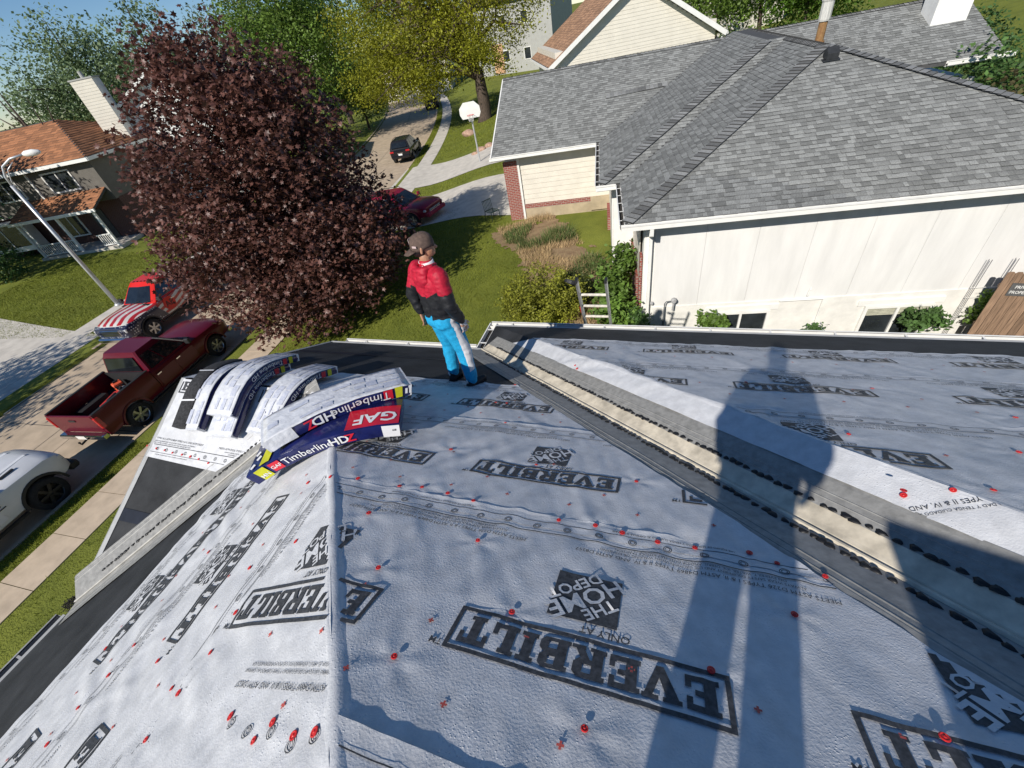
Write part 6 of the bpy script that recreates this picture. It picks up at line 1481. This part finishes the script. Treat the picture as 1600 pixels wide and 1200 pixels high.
# ------------------------------------------------------------------ more houses, street furniture
M_TAUPE = mat('siding_taupe_shaded', (.13, .12, .105), .7, .06, 3); M_DBRICK = brickmat('dark_brick', (.10, .035, .028), (.075, .025, .022), (.12, .10, .09))  # taupe darkened so the siding colour itself carries the shade on the front
M_SHOR = mat('shingle_orange', (.29, .125, .058), .9, .16, 30, bump=.002, bscale=60, attr=True); M_SHBR = mat('shingle_brown', (.33, .19, .115), .9, .16, 30, bump=.002, bscale=60, attr=True); M_SHDK = mat('shingle_darkbrown', (.06, .045, .04), .9, .16, 30, attr=True)
M_VINYL = mat('vinyl_cream', (.70, .655, .56), .5, .03, 2); M_GREYS = mat('siding_grey', (.38, .38, .36), .6, .04, 2)
def hwin(parent, T, x, z, w, h, trim=M_TRIM, div=2):
    """window on the local plane y=0 facing -y, T maps local to parent space"""
    f = MB(); t = .09
    for c, d in (((x, -.03, z + h / 2), (w + 2 * t, .07, t)), ((x, -.03, z - h / 2), (w + 2 * t, .07, t)), ((x - w / 2 - t / 2, -.03, z), (t, .07, h)), ((x + w / 2 + t / 2, -.03, z), (t, .07, h))): f.box(c, d)
    for k in range(1, div): f.box((x - w / 2 + w * k / div, -.028, z), (.06, .06, h))
    f.v = [tuple(T @ Vector(q)) for q in f.v]; o = f.build('window', trim, parent)
    for k in range(div):
        g = MB(); g.box((x - w / 2 + w * (k + .5) / div, -.012, z), (w / div - .06, .01, h - .04)); g.v = [tuple(T @ Vector(q)) for q in g.v]; g.build('pane', M_GLASS, o)
    return o
# house across the street: hip roof, taupe upper storey, brick below, porch
ox, oy = at((230, 368), .3)[:2]; p2 = at((40, 402), .3); fa = math.atan2(oy - p2[1], ox - p2[0])
oh = thing('house', 'two storey house with orange shingle roof and brick ground floor across the street', 'house', (ox, oy, gnd(ox, oy)), fa)
Wd, Dp = 17., 9.; I4 = Matrix.Identity(4)
b = MB(); b.box((-Wd / 2, Dp / 2, 1.35), (Wd, Dp, 2.9)); w0 = b.build('wall', M_DBRICK, oh)
b = MB(); b.box((-Wd / 2 + .0, Dp / 2 - .1, 4.1), (Wd, Dp + .2, 2.7)); w1 = b.build('upper_wall', M_TAUPE, oh)
zE = 5.45
def hiproof(parent, x0, x1, y0, y1, z, p, m, ov=.5, expo=.3, hip=True):
    x0 -= ov; x1 += ov; y0 -= ov; y1 += ov; d = (y1 - y0) / 2; c = d if hip else 0
    sl = (((0, y0), (1, 0), (0, 1), [(x0, y0), (x1, y0), (x1 - c, y0 + d), (x0 + c, y0 + d)]), ((0, y1), (1, 0), (0, -1), [(x0, y1), (x1, y1), (x1 - c, y1 - d), (x0 + c, y1 - d)]))
    if hip: sl = sl + (((x0, 0), (0, 1), (1, 0), [(x0, y0), (x0 + d, y0 + d), (x0, y1)]), ((x1, 0), (0, 1), (-1, 0), [(x1, y0), (x1 - d, y0 + d), (x1, y1)]))
    rf = None
    for o, ex, ey, poly in sl:
        zz = lambda q: z + p * ((q[0] - o[0]) * ey[0] + (q[1] - o[1]) * ey[1]); b = MB(); b.prism([(q[0], q[1], zz(q) - .003) for q in poly], (0, 0, -.16)); rf = b.build('roof_slope', M_ROOFU, parent)
        shingled(rf, I4, z, A_(o), ex, ey, p, poly, expo=expo, mats=(m, m), tabw=(.25, .7), thick=.016)
    for a_, b_ in (((x0, y0), (x1, y0)), ((x1, y0), (x1, y1)), ((x0, y1), (x1, y1)), ((x0, y0), (x0, y1))):
        b = MB(); b.beam((*a_, z - .12), (*b_, z - .12), .10, .2); b.build('fascia', M_TRIM, parent)
    return rf
hiproof(oh, -Wd, 0, -.2, Dp, zE, .42, M_SHOR)
T0 = Matrix.Translation((0, -.2, 0))
for x in (-2.9, -7.2, -11.4, -15): hwin(oh, T0, x, 4.35, 2.0, 1.2)
for x in (-5.0, -9.3): b = MB(); b.box((x, -.24, 4.1), (.12, .08, 2.7)); b.build('downspout', M_TRIM, oh)
b = MB(); b.box((-9.5, -.5, 1.6), (3.8, .7, 2.0)); bay = b.build('bay', M_TRIM, oh); hwin(oh, Matrix.Translation((0, -.87, 0)), -9.5, 1.7, 3.2, 1.6)
b = MB(); b.box((-14.5, -.25, 1.6), (3.2, .2, 2.0)); b.build('bay', M_TRIM, oh); hwin(oh, Matrix.Translation((0, -.36, 0)), -14.5, 1.7, 2.6, 1.6)
# porch roof, posts, railing, door
b = MB(); b.prism([(-6.8, -2.2, 2.75), (-.2, -2.2, 2.75), (-.2, .0, 3.65), (-6.8, .0, 3.65)], (0, 0, -.14)); pr = b.build('porch_roof', M_ROOFU, oh)
shingled(pr, I4, 2.75, A_((0, -2.2)), (1, 0), (0, 1), .41, [(-6.8, -2.2), (-.2, -2.2), (-.2, 0), (-6.8, 0)], expo=.3, mats=(M_SHOR, M_SHOR), tabw=(.25, .7), thick=.016)
b = MB(); b.beam((-6.9, -2.24, 2.66), (-.1, -2.24, 2.66), .1, .18); b.build('porch_gutter', M_TRIM, oh)
for x in (-6.5, -3.4, -.5): b = MB(); b.box((x, -2.05, 1.3), (.14, .14, 2.6)); b.build('porch_post', M_TRIM, oh)
b = MB(); b.box((-3.5, -1.1, .1), (6.6, 2.2, .25)); b.build('porch_floor', M_DRIVE, oh)
for xa, xb in ((-6.4, -3.5), (-1.6, -.6)):
    b = MB(); b.beam((xa, -2.05, 1.05), (xb, -2.05, 1.05), .07, .06); b.beam((xa, -2.05, .35), (xb, -2.05, .35), .07, .06); rl = b.build('railing', M_TRIM, oh)
    x = xa + .1
    while x < xb: b = MB(); b.box((x, -2.05, .7), (.04, .04, .66)); b.build('baluster', M_TRIM, rl); x += .16
b = MB(); b.box((-2.4, -.03, 1.25), (1.0, .08, 2.1)); dr = b.build('door', mat('door_dark', (.05, .05, .05), .5), oh); b = MB(); b.lathe((-2.0, -.08, 1.2), (0, -1, 0), [(0, .03), (.05, .03)], 8); b.build('handle', M_CHROME, dr)
hwin(oh, Matrix.Identity(4), -4.9, 1.5, 1.6, 1.4)
# white house with a sided chimney behind the maple
cx, cy = far((175, 150), 47); wh = thing('house', 'white sided house with a tall boxed chimney, behind the orange roofed one', 'house', (cx, cy, gnd(cx, cy)), R_(28))
b = MB(); b.box((3.5, 3.5, 3.3), (9, 7, 7.0)); ww = b.build('wall', M_TRIM, wh)
b = MB(); b.prism([(-1.05, -.05, 6.8), (8.05, -.05, 6.8), (3.5, -.05, 9.0)], (0, .1, 0)); b.build('gable', M_TRIM, wh)
for s in (0, 1):
    b = MB(); b.prism([(3.5, -.5, 9.15), (3.5, 7.5, 9.15), ((-1.6, 8.6)[s], 7.5, 6.62), ((-1.6, 8.6)[s], -.5, 6.62)], (0, 0, .12)); rs = b.build('roof_slope', M_SHDK, wh)
    b = MB(); b.beam((3.5, -.52, 9.12), ((-1.6, 8.6)[s], -.52, 6.6), .05, .22); b.build('rake_board', M_TRIM, wh)
z = .3
b = MB(); b.box((-.6, -.8, 4.6), (1.5, .9, 9.4)); chm = b.build('chimney', M_TRIM, wh)
while z < 9.2: b = MB(); b.box((-.6, -1.26, z + .09), (1.5, .02, .165)); b.build('siding_board', M_VINYL, chm); z += .18
b = MB(); b.box((-.6, -.8, 9.34), (1.62, 1.02, .08)); b.lathe((-.6, -.8, 9.35), (0, 0, 1), [(0, .13), (.4, .13)], 10); kind(b.build('chimney_cap', M_GREYS, chm), 'stuff')
# next house along: brown roof, cream boarded gable towards us
gl_ = far((868, 100), 36); gr_ = far((1118, 45), 36.5); ga = R_(21); rr_ = ray((1118, 45)); gd_ = A_((math.cos(ga), math.sin(ga))); k_ = (gl_[0] * gd_[1] - gl_[1] * gd_[0]) / (rr_[0] * gd_[1] - rr_[1] * gd_[0]); gw = float((A_((rr_[0], rr_[1])) * k_ - A_(gl_)) @ gd_)
zL = 8 + ray((868, 100))[2] * 36 / math.hypot(*ray((868, 100))[:2])
bh = thing('house', 'cream boarded gable house with brown shingle roof beyond the grey one', 'house', (gl_[0], gl_[1], 0), ga)
b = MB(); b.box((gw / 2, 5, zL / 2 + .3), (gw, 10, zL - .8 + 1.4)); wb_ = b.build('wall', M_VINYL, bh)
hp = .62; zP = zL + hp * gw / 2
b = MB(); b.prism([(0, .02, zL), (gw, .02, zL), (gw / 2, .02, zP)], (0, .1, 0)); b.build('gable', M_VINYL, bh)
boards(wb_, 0, gw, .8, zL, -.01, .20, M_VINYL); boards(wb_, 0, gw, zL, zP, -.01, .20, M_VINYL, slope=lambda z: ((z - zL) / hp, gw - (z - zL) / hp))
for s in (0, 1):
    x_ = (-.55, gw + .55)[s]; zlow = zL - hp * .55
    pl4 = [(gw / 2, -.5), (gw / 2, 10.5), (x_, 10.5), (x_, -.5)]; b = MB(); b.prism([(x, y, (zP if abs(x - gw / 2) < .01 else zlow) + .12) for x, y in pl4], (0, 0, .12)); rs = b.build('roof_slope', M_ROOFU, bh)
    shingled(rs, I4, zlow + .245, A_((x_, 0)), (0, 1), (1 if s == 0 else -1, 0), hp, pl4, expo=.2, mats=(M_SHBR, M_SHBR), tabw=(.15, .45), thick=.014)
    b = MB(); b.beam((gw / 2, -.52, zP + .1), (x_, -.52, zlow + .1), .05, .26); b.build('rake_board', M_TRIM, bh)
    b = MB(); b.beam((gw / 2 - .02, -.27, zP + .06), (x_, -.27, zlow + .04), .46, .03); b.build('soffit', M_TRIM, bh)
    b = MB(); b.beam((x_ + (-.06, .06)[s], -.5, zlow + .12), (x_ + (-.06, .06)[s], 10.5, zlow + .12), .12, .14); b.build('gutter', M_TRIM, bh)
    b = MB(); xd = (.15, gw - .1)[s]; b.tube([(x_, -.3, zlow + .05), (xd, -.1, zlow - .5), (xd, -.1, .2)], .045, 6); b.build('downspout', M_TRIM, bh)
b = MB(); b.box((-.06, 2.5, 2.0), (.2, 5, 4.2)); b.build('brick_face', brickmat('tan_brick', (.36, .19, .12), (.28, .14, .09), (.40, .33, .27)), bh)
# grey house far behind, by the spreading tree
fx_, fy_ = far((800, 92), 86); fh = thing('house', 'pale grey house far off behind the spreading tree', 'house', (fx_, fy_, gnd(fx_, fy_) - .5), R_(-12))
b = MB(); b.box((0, 4, 4.5), (15, 8, 10)); b.build('wall', M_GREYS, fh)
b = MB(); b.box((-2.4, -.06, 2.6), (1.9, .2, 3.8)); b.build('porch_panel', mat('panel_peach', (.55, .33, .19), .7), fh)
for x in (-5.5, -.9, 3): 
    for z in (2.8, 7.2): hwin(fh, Matrix.Identity(4), x, z, 1.1, 1.5, div=1)
for s in (-1, 1):
    b = MB(); b.prism([(-8.2, 4 + s * 4.6, 9.4), (8.2, 4 + s * 4.6, 9.4), (8.2, 4, 12.2), (-8.2, 4, 12.2)], (0, 0, .15)); b.build('roof_slope', M_SHDK, fh)
# cream houses glimpsed between the trunks
for k, (px_, D, lb) in enumerate((((650, 120), 92, 'cream house glimpsed under the spreading tree'), ((1160, 8), 84, 'white house glimpsed through the trees at the top'))):
    x, y = far(px_, D); hh = thing('house', lb, 'house', (x, y, gnd(x, y)), R_(15 + 10 * k)); b = MB(); b.box((0, 3, 2.6), (12, 7, 5.6)); b.build('wall', M_VINYL, hh)
    for s in (-1, 1): b = MB(); b.prism([(-6.5, 3 + s * 4.2, 5.2), (6.5, 3 + s * 4.2, 5.2), (6.5, 3, 7.3), (-6.5, 3, 7.3)], (0, 0, .15)); b.build('roof_slope', M_SHDK, hh)
    for xx in (-3.5, 0, 3.5): hwin(hh, Matrix.Translation((0, -.5, 0)), xx, 2.6, 1.2, 1.3)
# street lamp
lx_, ly_ = at((187, 478), .1)[:2]; sl = thing('street_lamp', 'tall silver street lamp with curved arm on the far verge', 'street lamp', (lx_, ly_, gnd(lx_, ly_)), R_(35)); M_POLE = mat('pole_silver', (.55, .56, .57), .4, .06, 4, metal=.5)
b = MB(); b.tube([(0, 0, 0), (0, 0, 3), (0, 0, 6.0)], [.10, .085, .07], 12); b.lathe((0, 0, 0), (0, 0, 1), [(0, .17), (.12, .16), (.16, .11)], 12); b.build('pole', M_POLE, sl, smooth=True)
b = MB(); b.tube([(0, 0, 5.95), (.05, 0, 6.35), (.25, 0, 6.7), (.7, 0, 6.9), (1.3, 0, 6.95)], .045, 9); b.build('arm', M_POLE, sl, smooth=True)
b = MB(); b.tube([(0, 0, 5.4), (.12, 0, 6.15), (.32, 0, 6.55), (.7, 0, 6.77)], .02, 7); b.build('brace', M_POLE, sl, smooth=True)
b = MB(); b.lathe((1.25, 0, 6.95), (1, 0, -.05), [(0, .06), (.1, .11), (.4, .13), (.62, .07), (.66, .02)], 12); b.build('lamp_head', M_TRIM, sl, smooth=True)
# basketball hoop
hx, hy = at((752, 262), .4)[:2]; hp_ = thing('basketball_hoop', 'basketball hoop with white fan backboard on a pole by the pale driveway', 'basketball hoop', (hx, hy, gnd(hx, hy)), R_(-70))
b = MB(); b.tube([(0, 0, 0), (0, 0, 3.0), (.25, 0, 3.25)], .055, 8); b.build('pole', M_POLE, hp_)
b = MB(); b.prism([(.5, -.55, 2.75), (.5, .55, 2.75), (.5, .68, 3.0), (.5, .66, 3.35), (.5, .35, 3.65), (.5, -.35, 3.65), (.5, -.66, 3.35), (.5, -.68, 3.0)], (.03, 0, 0)); bb_ = b.build('backboard', M_TRIM, hp_)
b = MB(); 
for s in (-1, 1): b.beam((.47, s * .05, 2.8), (.47, s * .5, 3.5), .03, .02); 
b.beam((.25, 0, 3.2), (.5, 0, 3.1), .05, .05); kind(b.build('strut', M_BLK, hp_), 'stuff')
b = MB(); b.tube([(.75 + .22 * math.cos(t), .22 * math.sin(t), 2.95) for t in np.linspace(0, 6.28, 17)], .012, 6); rmg = b.build('rim', M_RED, hp_)
b = MB()
for k in range(12):
    t = 6.283 * k / 12; b.tube([(.75 + .21 * math.cos(t), .21 * math.sin(t), 2.94), (.75 + .13 * math.cos(t + .4), .13 * math.sin(t + .4), 2.6)], .008, 4)
kind(b.build('net', M_TRIM, hp_), 'stuff')
# boulders by the pale driveway
M_ROCK = mat('boulder', (.40, .26, .19), .9, .2, 5, bump=.03, bscale=6)
for k, (px_, s, lb) in enumerate((((732, 205), .9, 'tan boulder on the grass left of the hoop pole'), ((752, 236), .6, 'pinkish boulder at the foot of the hoop'), ((765, 232), .55, 'round boulder right of the hoop pole'), ((742, 240), .4, 'small flat boulder left of the hoop foot'))):
    x, y = at(px_, .7)[:2]; t = bmesh.new(); bmesh.ops.create_icosphere(t, subdivisions=3, radius=1); me = bpy.data.meshes.new('boulder')
    for v in t.verts:
        f = 1 + .35 * float(vnoise(v.co.x * 1.3 + k * 9 + v.co.z, v.co.y * 1.3 + v.co.z * .7, 2)); v.co = (v.co.x * f * s * .7, v.co.y * f * s * .55, v.co.z * f * s * .4)
    t.to_mesh(me); t.free(); me.materials.append(M_ROCK); o = bpy.data.objects.new('boulder', me); COL.objects.link(o); o.location = (x, y, gnd(x, y) + s * .12); tag(o, lb, 'boulder', 'boulders by the pale driveway')
# wooden fence panel with a sign, trellis with climber
def nworld(x, y, z): return Mw @ Vector((x, y, z))
xf, zf_ = nwall((1576, 425), -.2); fx0 = xf; ztop = zf_
fe = thing('fence', 'weathered wooden board fence at the right edge with a small sign', 'fence', nworld(fx0, -.2, 0), NTH + R_(-14)); M_WOOD = mat('fence_wood', (.24, .155, .10), .85, .2, 5, bump=.004, bscale=20, stretch=(8, 8, .5), objvar=.25)
k = 0; x = 0.
while x < 2.4:
    w = .14; b = MB(); b.prism([(x, 0, -1.2), (x + w - .008, 0, -1.2), (x + w - .008, 0, ztop - .03 - .02 * (k % 3)), (x + w - .04, 0, ztop), (x + .03, 0, ztop), (x, 0, ztop - .03)], (0, .02, 0)); b.build('board', M_WOOD, fe); x += w; k += 1
for z in (ztop - .35, ztop - 1.4): b = MB(); b.box((1.2, .05, z), (2.4, .04, .09)); b.build('rail', M_WOOD, fe)
b = MB(); b.box((.42, -.012, ztop - .42), (.46, .012, .32)); sg = b.build('sign', mat('sign_board', (.10, .10, .10), .6), fe)
for t_, dz in (('PRIVATE', .06), ('PROPERTY', -.07)):
    V2, F2 = textmesh(t_, .105, .012); b = MB(); b.add([(.42 + x * .8, -.0195, ztop - .42 + dz + y) for x, y in V2], F2); b.build('sign_lettering', M_WHT, sg)
tr_ = thing('trellis', 'thin metal trellis fixed to the neighbouring wall beside the fence', 'trellis', nworld(0, 0, 0), NTH); M_WIRE = mat('wire_grey', (.16, .16, .17), .5)
xa, za = nwall((1546, 405), .36); xb, zb_ = nwall((1588, 403), .36)
for xq, zq in ((xa, za), (xb, zb_)):
    for d_ in (0, .07): b = MB(); b.tube([(xq + d_, .36, zq - d_ * .3), (xq + d_, .36, zq - 2.6)], .008, 5); b.build('upright', M_WIRE, tr_)
for k in range(7): b = MB(); b.tube([(xa - .02, .35, za - .75 - .28 * k), (xb + .1, .35, za - .75 - .28 * k)], .007, 5); b.build('crossbar', M_TRIM, tr_)
xc_, zc_ = nwall((1515, 500), .2); wv = nworld(xc_ + .1, .2, 0)
cl = shrub('light green climber growing up the wall trellis', wv.x, wv.y, [(0, 0, 0, .28, .12, .45), (.12, 0, .5, .2, .1, .45), (-.1, 0, -.5, .4, .2, .4)], M_VINE, 120, 16, .09, .06, 'climbing_plant', .7); cl.location.z = zc_
# ------------------------------------------------------------------ what stands behind the camera and throws the long shadows on the roof
chy = thing('chimney', 'boxed chimney on our roof behind the viewpoint, seen by its shadow', 'chimney', (.70, -1.92, 6.2)); 
b = MB(); b.box((0, 0, .85), (.66, 1.0, 1.9)); b.build('stack', M_SIDE, chy)
b = MB(); b.box((0, 0, 1.82), (.74, 1.08, .06)); b.build('cap', M_TRIM, chy)
ph = person('person standing behind the viewpoint, seen by the long shadow on the roof', (-.085, -1.0, 6.97), R_(78), 0, -.03)
